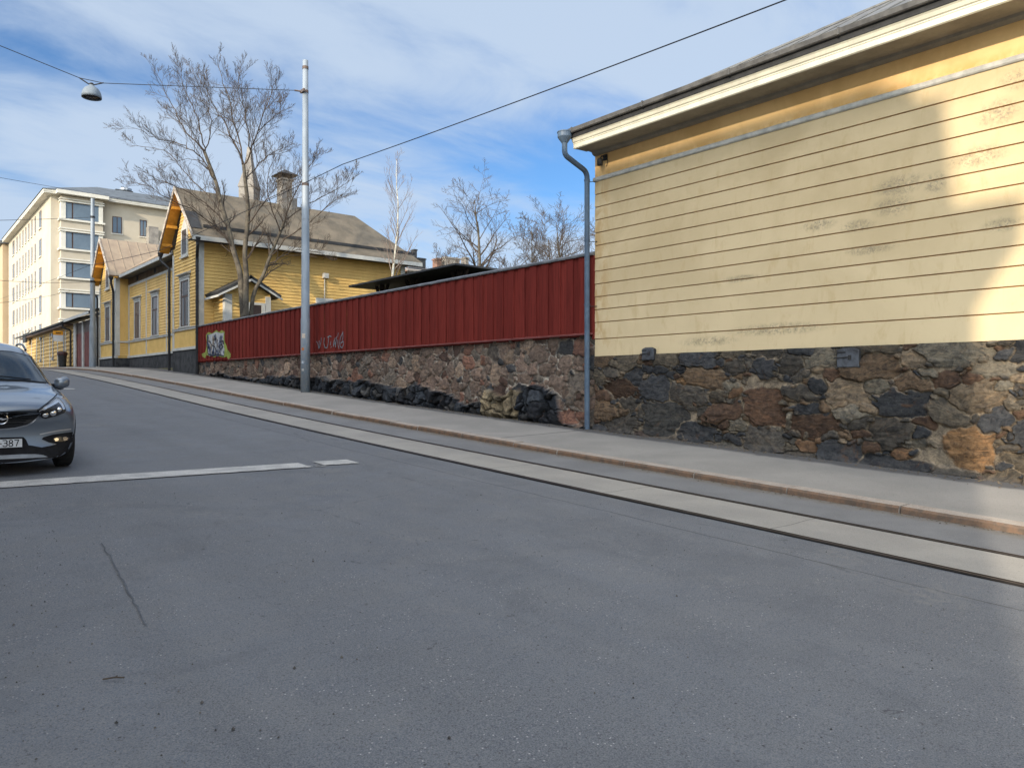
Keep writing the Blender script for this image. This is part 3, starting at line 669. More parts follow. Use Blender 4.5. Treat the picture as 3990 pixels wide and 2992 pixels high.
# ------------------------------------------------------------------ boundary stone wall with board fence
BW = thing('stone_wall', 'long rubble stone wall with dark bedrock at its foot, under the red fence', 'wall')
SF = 37.95; ZF = 1.07
st2 = pack(S1, SF, -1.4, ZF+.05, [((.15,.27),(.13,.22),1300,.86), ((.09,.15),(.08,.12),4200,.82), ((.05,.08),(.04,.06),6000,.85)], 17)
PAL2 = [(.17,.13,.11),(.21,.155,.13),(.15,.13,.115),(.10,.065,.055),(.055,.058,.066),(.20,.11,.085),(.26,.20,.16)]
def low2(SS, ZZ, zb, depth, col, rs):
    hh = ZZ-zb[None]
    prof = np.interp(SS, [11.2,12.1,12.4,13.4,13.6,14.9,15.1,15.8,17,18.5,20,22,24,27,30,34,38], [.12,.12,.80,.85,.75,.75,.35,.30,.62,.72,.58,.62,.60,.55,.35,.28,.2])
    prof = prof+.35*fbm(SS*.9, ZZ*0+3, 71)+.22*fbm(SS*3.1, ZZ*1.7, 73)
    k = np.clip((prof-hh)/.05, 0, 1)
    # angular facets: nearest of random tilted planes
    r2 = np.random.RandomState(3); n = 760; cs = r2.uniform(11, 38.2, n); cz = r2.uniform(-1.4, .9, n); ta = r2.uniform(-1, 1, n); tb = r2.uniform(-.6, 1.2, n); h0 = r2.uniform(.02, .17, n)
    d1 = np.full(SS.shape, 9.); ci = np.zeros(SS.shape, int); d2 = np.full(SS.shape, 9.)
    wx = SS+.34*fbm(SS*4, ZZ*4, 81); wz = ZZ+.34*fbm(SS*4, ZZ*4, 83); S = SS[0]
    for q in range(n):
        m = np.abs(S-cs[q]) < .9
        if not m.any(): continue
        d = np.hypot((wx[:, m]-cs[q])*.8, wz[:, m]-cz[q]); A = d1[:, m]; nw = d < A
        d2[:, m] = np.where(nw, A, np.minimum(d2[:, m], d)); ci[:, m] = np.where(nw, q, ci[:, m]); d1[:, m] = np.minimum(A, d)
    crev = np.clip((d2-d1)/.05, 0, 1)
    rock = .10+h0[ci]+.35*(ta[ci]*(SS-cs[ci])+tb[ci]*-(ZZ-cz[ci])).clip(-.25, .25)+.10*np.abs(fbm(SS*5, ZZ*8, 85)) - .09*(1-crev)
    rock = rock*np.clip(hh*3+.45, .3, 1)
    pale = ((SS > 13.62) & (SS < 15.0) & (hh < .8))[..., None]*np.ones(3)
    rc = np.array([(.035,.043,.058),(.05,.060,.078),(.028,.032,.042),(.085,.088,.095),(.05,.052,.058)])[r2.choice(5, n, p=[.3,.25,.25,.1,.1])][ci]*(.8+.5*fbm(SS*3, ZZ*3, 87))[..., None]
    rc = rc*(1-pale)+pale*np.array((.27,.225,.155))*(.75+1.3*fbm(SS*5, ZZ*3, 88))[..., None]
    rc = rc*(.25+.75*crev[..., None])
    k3 = k[..., None]
    # whitish lime mortar smears on the upper wall
    lime = np.clip((fbm(SS*1.1, ZZ*1.1, 95)+.10)*6, 0, 1)[..., None]*np.array((SS < 26))[..., None]
    lm = np.clip(1-LIN[0]*1.6, 0, 1)[..., None]*lime; col = col*(1-lm*.9)+np.array((.46,.43,.39))*lm*.9
    isl = (np.linalg.norm(col-np.array(col.mean((0, 1))), axis=-1, keepdims=True) < .2)
    topdark = np.clip(1-(ZF-ZZ)/.25, 0, 1)[..., None]*.55*np.clip(.6+fbm(SS*2, ZZ*4, 97)*2, 0, 1)[..., None]  # darker along the top of the wall, broken up by noise
    col = col*(1-topdark)+np.array((.06,.05,.045))*topdark
    return depth*(1-k)+rock*k, col*(1-k3)+rc*k3
def zb2(s): return float(PZ(DW-.1, s))-.08
_old = rubble
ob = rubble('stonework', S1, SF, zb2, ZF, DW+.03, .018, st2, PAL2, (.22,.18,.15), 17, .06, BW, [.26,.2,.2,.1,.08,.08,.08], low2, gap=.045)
mb = MB(); mb.box(DW+.10, DW+.55, S1+.02, SF-.02, -1.6, ZF-.004); mb.build('wall_core', M['plinth'], BW)

FN = thing('board_fence', 'long red board fence with grey sheet capping, standing on the stone wall', 'fence')
ZFT = 2.80; mb = MB(); y = S1+.004; rnd = random.Random(2); k = 0
while y < SF-.02:
    w_ = .20 if k % 2 == 0 else .0; 
    y1 = min(y+.205, SF-.02)
    x = DW-.055 - rnd.uniform(0, .004)
    if k % 2: x -= .030
    ov = .016 if k % 2 else -.004
    mb.box(x, x+.026, y-ov, y1+ov, ZF+.03+rnd.uniform(-.006,.006), ZFT)
    y = y1; k += 1
mb.build('boards', M['red'], FN)
mb = MB(); mb.box(DW-.045, DW+.35, S1+.0005, S1+.06, ZF-.1, ZFT-.01); mb.build('end_post', M['red'], FN)
mb = MB(); mb.box(DW-.02, DW+.10, S1+.062, SF-.02, ZF-.03, ZF+.12); mb.box(DW-.02, DW+.08, S1+.03, SF-.02, ZFT-.2, ZFT-.08); mb.build('inner_rail', M['red'], FN)
mb = MB(); prof = [(DW-.12,ZFT-.005),(DW-.125,ZFT+.035),(DW-.02,ZFT+.085),(DW+.22,ZFT+.02),(DW+.22,ZFT-.005)]
a = S1+.004
while a < SF-.02:
    b = min(a+3.0, SF-.01); dz = rnd.uniform(-.006,.006); mb.prism([(x, a, z+dz) for x, z in prof], (0, b-a+.02, 0)); a = b
mb.build('capping', M['cap'], FN, fixn=True)
mb = MB(); mb.prism([(DW-.10,S1+.03,ZF+.0),(DW-.105,S1+.03,ZF+.03),(DW-.08,S1+.03,ZF+.045),(DW+.02,S1+.03,ZF+.04),(DW+.02,S1+.03,ZF+.005)], (0, 33.6-S1-.03, 0)); mb.build('bottom_drip_board', pm('drip_board_red', (.20,.06,.055), (.14,.04,.035), 3, .7), FN)
# graffiti on the boards
def stroke(mb, pts, w_, x, m=0):
    pts = [Vector(p) for p in pts]
    for a, b in zip(pts[:-1], pts[1:]):
        d = (b-a); 
        if d.length < 1e-5: continue
        n = Vector((-d.y, d.x)).normalized()*w_/2; e_ = d.normalized()*w_*.3; a2, b2 = a-e_, b+e_
        mb.quad((x,(a2+n).x,(a2+n).y),(x,(b2+n).x,(b2+n).y),(x,(b2-n).x,(b2-n).y),(x,(a2-n).x,(a2-n).y), m)
def gp(px, py):
    p = at(px, py, D=DW-.085); return Vector((p.y, p.z))
def g2(zx, zy): return gp(1150+zx*.5425, 1150+zy*.5425)
mb = MB(); xg = DW-.094
for sq in ([(155,335),(165,350),(172,385),(175,330)], [(172,385),(180,370),(188,335),(190,310)], [(212,310),(208,345),(215,378),(232,380),(240,350),(243,305)],
           [(235,305),(250,295),(262,300)], [(258,335),(256,360)], [(262,372),(258,378)], [(290,310),(278,345),(276,372),(290,335),(292,375)], [(292,375),(296,340),(300,300)],
           [(312,275),(308,300)], [(308,325),(310,360),(316,385)], [(345,270),(330,300),(322,335),(326,372),(340,380),(350,355),(348,335),(330,345)], [(345,265),(346,300),(340,335)]):
    stroke(mb, [g2(*p) for p in sq], .035, xg-rnd.uniform(0,.004))
o = mb.build('grey_tag', pm('grey_spray', (.20,.24,.27), (.12,.14,.16), 9, .8, amt=1), FN, fixn=False); tag(o, 'thin grey spray tag of scratchy letters')
def g3(zx, zy): return gp(700+zx*.2712, 1200+zy*.2712)
mb = MB(); xg = DW-.094
lime = [[(395,370),(420,350),(470,370),(500,345),(530,320),(570,350),(610,320),(650,345),(645,420),(650,490),(675,540),(690,600),(735,660),(735,710),(700,745),(680,700),(640,715),(590,705),(540,690),(500,715),(460,690),(420,690),(385,680),(370,725),(330,700),(320,660),(370,640),(385,580),(390,480),(380,400)]]
mb.poly([(xg, g3(*p).x, g3(*p).y) for p in lime[0]], 0)
wht = [(410,395),(470,375),(530,350),(600,370),(640,360),(630,430),(640,520),(640,600),(640,690),(560,670),(480,680),(420,660),(405,560),(400,470)]
mb.poly([(xg-.003, g3(*p).x, g3(*p).y) for p in wht], 1)
rg = random.Random(6)
for a in range(60):
    zx = rg.uniform(405, 630); zy = rg.uniform(390, 650)
    dark = rg.random()
    p = [(zx, zy), (zx+rg.uniform(-14,16), zy+rg.uniform(20,70)), (zx+rg.uniform(-10,24), zy+rg.uniform(50,120))]
    p = [(q[0], min(q[1], 675)) for q in p]
    stroke(mb, [g3(*q) for q in p], rg.uniform(.05,.16), xg-.004-a*.00012, 2 if dark < .45 else (3 if dark < .7 else (4 if dark < .85 else 1)))
for p in ([(405,400),(400,500),(405,600),(420,670),(480,690),(560,672),(640,695)], [(520,380),(530,430),(520,470)], [(590,490),(630,480),(640,520)], [(575,560),(600,600),(630,560),(600,520),(575,560)], [(440,480),(470,540),(510,560),(540,620)]):
    stroke(mb, [g3(*q) for q in p], .06, xg-.014, 5)
mats = [pm('lime_spray', (.27,.31,.06), (.15,.18,.04), 5, .8), pm('white_spray', (.42,.42,.42), (.30,.31,.33), 5, .8), pm('blue_spray', (.07,.09,.16), (.05,.06,.10), 5, .8), pm('grey_spray_dark', (.16,.17,.19), (.10,.10,.12), 5, .8), pm('beige_spray', (.26,.21,.16), (.2,.16,.13), 5, .8), pm('black_spray', (.03,.035,.05), (.02,.02,.03), 5, .8)]
o = mb.build('painted_tag', mats, FN, fixn=False); tag(o, 'white and blue graffiti piece with a lime green outline')
mb = MB(); mb.box(DW-.10, DW-.04, SF-.26, SF-.05, ZF+.03, ZFT-.02)
mb.box(DW-.09, DW-.03, SF-.30, SF-.02, 2.0, 2.6) if False else None
mb.build('end_board', M['red'], FN)

# ------------------------------------------------------------------ old wooden house
WH = thing('wooden_house', 'yellow clapboard house with two steep street gables and a side porch', 'house')
def siding(mb, axis, fx, a0, a1, z0, z1, pitch=.17, ext=None, sgn=-1, dep=.034):
    z = z0
    while z < z1-1e-4:
        zt_ = min(z+pitch, z1)
        l0, h0 = ext(z) if ext else (a0, a1); l1, h1 = ext(zt_) if ext else (a0, a1)
        if h0-l0 > .02:
            if h1 < l1: l1 = h1 = (l1+h1)/2
            if axis == 'x':
                mb.quad((fx+sgn*dep,l0,z),(fx+sgn*dep,h0,z),(fx,h1,zt_),(fx,l1,zt_)); mb.quad((fx,l0,z),(fx,h0,z),(fx+sgn*dep,h0,z),(fx+sgn*dep,l0,z))
            else:
                mb.quad((l0,fx+sgn*dep,z),(h0,fx+sgn*dep,z),(h1,fx,zt_),(l1,fx,zt_)); mb.quad((l0,fx,z),(h0,fx,z),(h0,fx+sgn*dep,z),(l0,fx+sgn*dep,z))
        z = zt_
B1a, B1b = 38.0, 42.15; B2a, B2b = 55.0, 59.9; DM = 12.55; ZP = 1.88; ZE = 7.15; ZR = 9.95
def bay_ext(a, b):
    m_ = (a+b)/2; hw = (b-a)/2
    def f(z):
        if z <= ZE-.5: return (a, b)
        t = max(0, (ZR-.25-z)/(ZR-.25-(ZE-.5))); return (m_-hw*t, m_+hw*t)
    return f
mb = MB()
for a, b in ((B1a, B1b), (B2a, B2b)): siding(mb, 'x', DW, a, b, 2.84, ZR-.25, ext=bay_ext(a, b))
siding(mb, 'x', DM, B1b, B2a, 2.84, 6.55)
siding(mb, 'y', B1a, DW, 23.6, ZP, ZE)                 # side wall towards the viewer
siding(mb, 'y', B2a, DW, DM, ZP, 7.2)
# backing volumes
mb.box(DW+.005, 23.6, B1a+.005, B1b, 0, ZE); mb.box(DM+.005, 23.6, B1b-.1, B2a+.1, 0, 7.1); mb.box(DW+.005, 23.6, B2a+.005, B2b, 0, ZE-.1)
mb.build('clapboard_wall', M['paint_yellow'], WH, fixn=False)
mb = MB()   # smooth panels below the sill belt
mb.box(DW-.008, DW+.3, B1a, B1b, ZP, 2.78); mb.box(DW-.008, DW+.3, B2a, B2b, ZP, 2.78); mb.box(DM-.008, DM+.3, B1b, B2a, ZP, 2.78)
mb.build('lower_panel', pm('smooth_yellow_panel', (.66,.44,.14), (.55,.355,.11), 1.2, .7, .1), WH)
mb = MB()
for (d, a, b) in ((DW, B1a, B1b), (DW, B2a, B2b), (DM, B1b, B2a)):
    mb.box(d-.07, d+.1, a-.02, b+.02, 2.76, 2.86); mb.box(d-.10, d+.1, a-.02, b+.02, 2.86, 2.89)
    mb.box(d-.09, d+.1, a-.02, b+.02, ZP-.14, ZP-.0)
mb.box(DW-.07, DM, B2a-.07, B2a-.001, 2.76, 2.87)
mb.build('belt_course', M['paint_white'], WH)
for bx_ in ((DW-.045, DW+.26, B1a-.045, B1a-.0, 1.9, ZE-.1), (DW-.045, DW-.0, B1a-.04, B1a+.24, 1.9, ZE-.1), (DW-.045, DW, B1b-.22, B1b+.02, 1.9, ZE-.3), (DW-.045, DW, B2b-.22, B2b+.02, 1.9, ZE-.3), (DW-.045, DW+.2, B2a-.045, B2a, 1.9, ZE-.1), (DW-.045, DW, B2a-.04, B2a+.5, 1.9, ZE-.1), (DM-.035, DM-.0, B2a-.3, B2a-.02, 1.9, 6.55), (DM-.04, DM, B1b, B2a, 6.48, 6.62), (23.35, 23.65, B1a-.045, B1a, 1.9, ZE-.1)):
    mb = MB(); mb.box(*bx_); mb.build('corner_board' , M['paint_white'], WH)
for s in (50.5, 46.1):
    mb = MB(); mb.box(DM-.035, DM-.0, s-.09, s+.09, 1.9, 6.47); mb.build('batten', M['paint_white'], WH)
mb = MB(); mb.box(DM-.03, DM+.02, B1b, B2a, 6.62, 7.2); mb.build('frieze_board', pm('brown_frieze', (.17,.115,.06), (.12,.08,.045), 2, .8), WH)
for s in (52.6, 48.5):
    mb = MB(); mb.box(DM-.045, DM-.028, s-.22, s+.22, 6.72, 7.0); mb.build('frieze_vent', M['plinth'], WH)
mb = MB(); mb.box(DW-.03, DW+.3, B1a-.03, B1b+.03, -.4, ZP-.14); mb.box(DW-.03, DW+.3, B2a-.03, B2b+.03, -.2, ZP-.14); mb.box(DM-.03, DM+.3, B1b, B2a, -.2, ZP-.14); mb.box(DW+.1, 23.6, B1a-.03, B1a+.2, -.2, ZP)
mb.box(DW+.301, DM, B2a-.027, B2a+.2, -.2, ZP-.14); mb.build('stone_plinth', M['plinth'], WH)
# windows
def window(parent, D, c, w_, z0, z1, hood=True, mull=True, kind='sash', pane=None, sill=True):
    mb = MB(); cw = .13
    mb.box(D-.07, D+.02, c-w_/2-cw, c-w_/2, z0, z1+cw); mb.box(D-.07, D+.02, c+w_/2, c+w_/2+cw, z0, z1+cw); mb.box(D-.07, D+.02, c-w_/2-.001, c+w_/2+.001, z1, z1+cw-.001)
    if sill: mb.box(D-.12, D+.02, c-w_/2-cw-.05, c+w_/2+cw+.05, z0-.06, z0-.001)
    wf = mb.build('window', M['paint_white'], parent)
    if hood:
        mb = MB(); mb.box(D-.10, D+.02, c-w_/2-cw-.04, c+w_/2+cw+.04, z1+cw, z1+cw+.16); mb.prism([(D-.24, c-w_/2-cw-.16, z1+cw+.16), (D-.25, c-w_/2-cw-.16, z1+cw+.20), (D, c-w_/2-cw-.16, z1+cw+.30), (D, c-w_/2-cw-.16, z1+cw+.16)], (0, w_+2*cw+.32, 0))
        mb.build('window_hood', M['paint_white'], wf)
    mb = MB(); f = .06; zz = z0+(z1-z0)*.66
    mb.box(D-.045, D-.02, c-w_/2, c-w_/2+f, z0, z1); mb.box(D-.045, D-.02, c+w_/2-f, c+w_/2, z0, z1); mb.box(D-.045, D-.02, c-w_/2+f, c+w_/2-f, z0, z0+f); mb.box(D-.045, D-.02, c-w_/2+f, c+w_/2-f, z1-f, z1)
    if mull: mb.box(D-.05, D-.02, c-w_/2+f, c+w_/2-f, zz-.04, zz+.04); mb.box(D-.048, D-.02, c-.035, c+.035, z0+f, zz-.04)
    mb.build('sash', M['frame_brown'], wf)
    mb = MB(); mb.box(D-.034, D-.030, c-w_/2+.01, c+w_/2-.01, z0+.01, z1-.01); mb.build('pane', pane or M['win_pane'], wf)
    return wf
def m_pane():
    g = G('pane_with_curtain'); n = g.noise(1, 3, .5, 0, g.vec(scale=(1,9,.15))); c = g.mix(g.ramp(n, .42, .60), (.04,.035,.03), (.17,.13,.11)); return g.out(c, .2, 0, .12)
M['win_pane'] = m_pane()
window(WH, DW, 40.05, 1.30, 2.95, 5.30); window(WH, DM, 52.6, 1.25, 2.95, 5.30); window(WH, DM, 48.45, 1.25, 2.95, 5.30); window(WH, DW, 57.35, 1.25, 2.95, 5.30)
for c in (40.05, 57.35):
    mb = MB(); D = DW; z0, z1, za = 6.55, 7.95, 8.5; w_ = .42
    mb.prism([(D-.07,c-w_-.12,z0),(D-.07,c+w_+.12,z0),(D-.07,c+w_+.12,z1),(D-.07,c,za),(D-.07,c-w_-.12,z1)], (.09,0,0)); wf = mb.build('attic_window', M['paint_white'], WH)
    mb = MB(); mb.box(D-.085, D-.072, c-w_+.08, c+w_-.08, z0+.14, z1-.05); mb.build('pane', M['win_pane'], wf)
    mb = MB(); mb.box(D-.13, D, c-w_-.18, c+w_+.18, z0-.08, z0-.001); mb.build('sill', M['paint_white'], wf)
# roofs
def slab(mb, pts, t=.1, m=0):
    pts = [Vector(p) for p in pts]; n = (pts[1]-pts[0]).cross(pts[2]-pts[0]).normalized()
    if n.z < 0: n = -n
    mb.prism([p-n*t for p in pts], n*t, m)
def gable_roof(name, sm, mat, Dfront, Dback, hw=2.87, hipback=None):
    mb = MB(); ze = ZE+.02; Db = Dback; Rb = hipback or Dback
    slab(mb, [(Dfront,sm-hw,ze),(Db,sm-hw,ze),(Rb,sm,ZR+.05),(Dfront,sm,ZR+.05)], .09); slab(mb, [(Dfront,sm+hw,ze),(Db,sm+hw,ze),(Rb,sm,ZR+.05),(Dfront,sm,ZR+.05)], .09)
    if hipback: slab(mb, [(Db,sm-hw,ze),(Db,sm+hw,ze),(Rb,sm,ZR+.05)], .09)
    return mb
mb = gable_roof('roof', 39.97, None, 11.25, 24.3, 2.87, 21.4); rf = mb.build('roof', M['roof_grey'], WH)
g1 = gable_roof('roof', 57.3, None, 11.25, 20.5)
for d in np.arange(11.7, 20.5, .62): g1.tube([(d, 57.3-2.87, ZE+.04), (d, 57.3, ZR+.07)], .022, 4)
rf2 = g1.build('roof', M['roof_tan'], WH); rf2['label'] = 'tan sheet metal roof over the far gable'
mb = MB(); slab(mb, [(11.85,42.5,7.22),(11.85,54.7,7.22),(14.9,54.7,9.3),(14.9,42.5,9.3)], .06)
for s in np.arange(42.9, 54.6, .62): mb.tube([(11.87,s,7.27),(14.9,s,9.35)], .022, 4)
mb.build('roof', M['roof_tan'], WH)
# lined underside of the gable overhangs, bargeboards, fascias
for sm in (39.97, 57.3):
    mb = MB(); hw = 2.87
    for sg in (-1, 1): mb.poly([(11.27,sm+sg*hw,ZE-.125),(DW-.03,sm+sg*hw,ZE-.125),(DW-.03,sm,ZR-.115),(11.27,sm,ZR-.115)])
    for sg in (-1, 1):
        for t in (.15, .45, .75): 
            s_ = sm+sg*hw*(1-t); z_ = ZE+(ZR-ZE)*t-.20; mb.box(11.3, DW, s_-.07, s_+.07, z_-.03, z_+.12)
    mb.build('gable_soffit', M['soffit'], WH, fixn=False)
    mb = MB()
    for sg in (-1, 1): mb.prism([(11.2,sm+sg*(hw+.05),ZE-.13),(11.2,sm+sg*(hw+.05),ZE+.07),(11.2,sm,ZR+.10),(11.2,sm,ZR-.15)], (.05,0,0))
    mb.build('bargeboard', pm('peeling_white_board', (.60,.55,.48), (.22,.16,.12), 6, .7, .2), WH)
mb = MB(); mb.box(11.25, 24.3, 37.07, 37.11, ZE-.22, ZE+.0); mb.box(11.83, 11.88, 42.6, 54.5, 7.02, 7.20); mb.build('eaves_fascia', M['paint_white'], WH)
mb = MB(); mb.box(11.3, 24.3, 37.12, 38.0, ZE-.14, ZE-.10); mb.box(11.9, 12.6, 42.6, 54.8, 7.03, 7.08); mb.build('eaves_soffit', M['roof_dark'], WH)
mb = MB()
slab(mb, [(11.3,37.45,ZE+.42),(11.8,37.45,ZE+.42),(11.8,38.4,ZE+1.40),(11.3,38.4,ZE+1.40)], .02)
mb.box(11.9, 24.1, 37.55, 37.60, ZE+.50, ZE+.66); mb.build('snow_guard', M['roof_dark'], WH)
# chimneys
ch = at(1110, 800, s=40); mb = MB(); mb.box(ch.x-.30, ch.x+.30, 39.65, 40.4, 9.2, 11.3); mb.box(ch.x-.36, ch.x+.36, 39.60, 40.45, 11.3, 11.42)
mb.box(ch.x+.301, ch.x+.62, 39.75, 40.3, 9.2, 10.4)
c1 = mb.build('chimney', M['render_grey'], rf, bevel=.02)
mb = MB(); cx = ch.x
for a, b in ((-.30,-.45),(.22,.65)):
    for q in (39.68, 40.3): mb.box(cx+a, cx+a+.08, q, q+.08, 11.4, 11.62)
mb.poly([(cx-.55,39.4,11.62),(cx+.55,39.4,11.62),(cx,40.05,12.0)]); mb.poly([(cx-.55,40.65,11.62),(cx+.55,40.65,11.62),(cx,40.05,12.0)]); mb.poly([(cx-.55,39.4,11.62),(cx-.55,40.65,11.62),(cx,40.05,12.0)]); mb.poly([(cx+.55,39.4,11.62),(cx+.55,40.65,11.62),(cx,40.05,12.0)]); mb.poly([(cx-.55,39.4,11.61),(cx+.55,39.4,11.61),(cx+.55,40.65,11.61),(cx-.55,40.65,11.61)])
mb.build('chimney_cap', M['roof_dark'], rf)
# round turret-like chimney behind the trunk
ch = at(972, 780, s=42.5); mb = MB(); mb.lathe((ch.x, 42.5, 8.6), [(.62,0),(.62,2.6),(.68,2.65),(.66,2.75),(.40,3.5),(.20,4.4),(.13,5.0),(.0,5.05)], 4); mb.build('chimney', M['render_grey'], WH)
# porch
mb = MB(); PX0, PX1, PS, PA = 12.55, 14.75, 36.35, 13.65
siding(mb, 'y', PS, PX0, PX1, .9, 4.5); siding(mb, 'x', PX0, PS, B1a, .9, 4.45)
siding(mb, 'y', PS, PX0, PX1, 4.5, 5.15, ext=lambda z: (PX0+(z-4.45)/.7*1.1, PX1-(z-4.45)/.7*1.1)); mb.box(PX0+.01, PX1, PS+.01, B1a, .9, 4.45)
po = mb.build('porch', M['paint_yellow'], WH, fixn=False)
mb = MB(); slab(mb, [(12.1,35.95,4.42),(12.1,B1a-.02,4.42),(PA,B1a-.02,5.30),(PA,35.95,5.30)], .17); slab(mb, [(15.2,35.95,4.42),(15.2,B1a-.02,4.42),(PA,B1a-.02,5.30),(PA,35.95,5.30)], .17); mb.build('porch_roof', M['roof_dark'], po)
mb = MB()
for sg, xe in ((-1,12.08),(1,15.22)): mb.prism([(xe,35.9,4.17),(xe,35.9,4.26),(PA,35.9,5.13),(PA,35.9,5.02)], (0,.045,0))
mb.box(12.06, 12.11, 35.92, 37.9, 4.14, 4.24)
mb.box(PX0-.03, PX0+.30, PS-.05, PS-.0, .9, 4.35); mb.box(PX0-.05, PX0, PS-.04, PS+.25, .9, 4.35); mb.box(PX1-.25, PX1+.03, PS-.05, PS, .9, 4.35); mb.box(13.6, 13.75, PS-.06, PS, .9, 3.9); mb.box(14.3, 14.48, PS-.06, PS, .9, 3.9); mb.box(13.5, 14.5, PS-.06, PS-.001, 3.9, 4.02)
mb.build('porch_trim', M['paint_white'], po)
mb = MB(); mb.box(13.4, 14.3, PS-.035, PS-.026, .95, 3.88); mb.build('porch_door', pm('dark_door', (.05,.035,.03), (.03,.02,.02), 2, .6), po)
# wall lamp, vent, window top on the side wall
c = at(1268, 1078, s=37.85); mb = MB(); mb.box(c.x-.14, c.x+.14, 37.72, 37.95, c.z-.10, c.z+.16); mb.tube([(c.x,37.95,c.z-.1),(c.x,37.95,c.z-2.0)], .03, 6); mb.build('side_lamp', M['paint_white'], WH)
c = at(1265, 1172, s=37.9); mb = MB(); mb.box(c.x-.5, c.x+.5, 37.88, 37.97, c.z-.5, c.z+.12); mb.build('side_window_head', M['paint_white'], WH)
# downpipes
def dpipe(D, s, ztop, hop, parent, r=.055):
    mb = MB(); zb_ = float(PZ(D, s))+.04
    mb.tube(bend([hop, Vector(hop)-Vector((0,0,.35)), (D, s, ztop-.8), (D, s, zb_)], .1), r, 10)
    for z in np.arange(zb_+.5, ztop-1, 1.5): mb.tube([(D,s,z),(D,s,z+.05)], r+.014, 10)
    mb.lathe((hop[0],hop[1],hop[2]), [(r,-.2),(.14,-.02),(.15,.06),(.13,.06),(0,-.1)], 12)
    mb.build('downpipe', M['pipe_dark'], parent)
dpipe(DW-.13, 37.78, 7.0, (11.5, 37.15, 7.0), WH, .075); dpipe(DW-.13, 42.45, 7.0, (11.35, 42.9, 7.0), WH, .07)
dpipe(DW-.13, 55.3, 7.0, (11.35, 54.4, 7.0), WH, .07); dpipe(DW-.13, 60.2, 7.0, (11.35, 60.2, 7.0), WH, .06)

# ------------------------------------------------------------------ gate and low outbuilding up the street
GT = thing('yard_gate', 'red brown plank gate with a narrow lean-to roof, beside the low shed', 'gate')
mb = MB()
for k in range(20):
    a = 61.3+k*.4; mb.box(DW+.05+.01*(k%2), DW+.1, a, a+.395, 1.2, 4.0)
mb.build('gate_leaf', M['gate'], GT)
for a, b in ((60.6, 61.2), (65.8, 66.2), (69.0, 69.6)):
    mb = MB(); mb.box(DW-.05, DW+.12, a, b, 1.1, 4.9); mb.build('gate_post', M['paint_white'], GT)
mb = MB(); mb.box(DW+.06, DW+.1, 61.2, 69.2, 4.0, 4.9); mb.build('gate_lintel', M['frame_brown'], GT)
mb = MB(); slab(mb, [(11.15,60.3,5.25),(11.15,70.2,5.25),(13,70.2,5.9),(13,60.3,5.9)], .08); mb.build('gate_roof', M['roof_dark'], GT)
mb = MB(); mb.box(11.1, 11.15, 60.3, 70.2, 5.02, 5.22); mb.build('gate_fascia', M['paint_white'], GT)
LB = thing('low_outbuilding', 'long low yellow board outbuilding with dark eaves up the street', 'outbuilding')
mb = MB(); siding(mb, 'x', DW, 69.6, 97, 1.2, 4.9, .34, dep=.085); mb.box(DW+.01, DW+6, 69.6, 97, 0, 4.9); mb.build('board_wall', pm('worn_yellow_boards', (.52,.34,.12), (.38,.25,.10), 1.0, .8, .2, stretch=(1,1,2)), LB, fixn=False)
for s in [at(q, 1400, D=DW).y for q in (297, 259, 228, 198, 173, 146, 126)]+[96]:
    mb = MB(); mb.box(DW-.09, DW, s-.10, s+.10, 1.3, 4.7); mb.build('batten', M['paint_white'], LB)
mb = MB(); slab(mb, [(11.05,69.9,5.12),(11.05,99.5,5.12),(15,99.5,6.4),(15,69.9,6.4)], .14); mb.build('roof', M['roof_dark'], LB)
mb = MB(); mb.box(11.2, DW+.1, 70, 97, 4.82, 4.92); mb.build('eaves_soffit', M['frame_brown'], LB)
dpipe(DW-.13, 70.3, 5.2, (11.1, 70.4, 5.0), LB, .07)
for q in (79.0, 85.8):
    mb = MB(); mb.tube([(DW-.08, q, 2.4), (DW-.08, q, 4.3)], .045, 8); mb.box(DW-.2, DW-.04, q-.22, q+.22, 4.3, 4.6); mb.box(DW-.2, DW-.04, q-.16, q+.16, 2.15, 2.4); mb.build('cable_conduit', M['zinc'], LB)
SN = thing('hanging_sign', 'small dark box sign hanging from the far end of the outbuilding', 'sign')
mb = MB(); c = at(95, 1319, D=11.2); mb.box(c.x-.03, c.x+.12, c.y-1.0, c.y+1.0, c.z-.45, c.z+.45); mb.build('sign_box', M['iron'], SN)
mb = MB(); mb.tube([(c.x+.05,c.y,c.z+.3),(DW,c.y,c.z+.9)], .04, 6); mb.build('sign_bracket', M['iron'], SN)

# ------------------------------------------------------------------ apartment block
AP = thing('apartment_block', 'tall cream apartment block with wide corner windows, lit by the sun', 'building')
AD, AS, AE, AB, AZ = 14.9, 102., 141., 40., 22.3
mb = MB(); mb.box(AD, AB, AS, AE, 0, AZ); mb.build('wall', M['apt'], AP)
BX0, BX1 = at(232, 900, s=AS).x, at(395, 900, s=AS).x; BS = AS-.9
mb = MB(); rows = [(19.5,21.5),(16.0,18.0),(12.6,14.4),(9.05,10.8),(5.5,7.3)]
edges = [AZ-.1]+[q for r in rows for q in (r[1], r[0])]+[0]
for a, b in zip(edges[0::2], edges[1::2]): mb.box(BX0, BX1, BS, AS+.1, b, a)
mb.build('bay_wall', M['apt'], AP)
mb = MB()
for (a, b) in rows:
    mb.box(BX0-.12, BX1+.12, BS-.14, AS, b, b+.16); mb.box(BX0-.22, BX1+.2, BS-.22, AS, a-.22, a); mb.box(BX0-.14, BX1+.14, BS-.12, AS, b+.28, b+.42)
    mb.box(BX0-.0, BX0+.5, BS+.02, AS, a, b); mb.box(BX1-.45, BX1, BS+.02, AS, a, b)
mb.build('bay_ledge', M['apt_white'], AP)
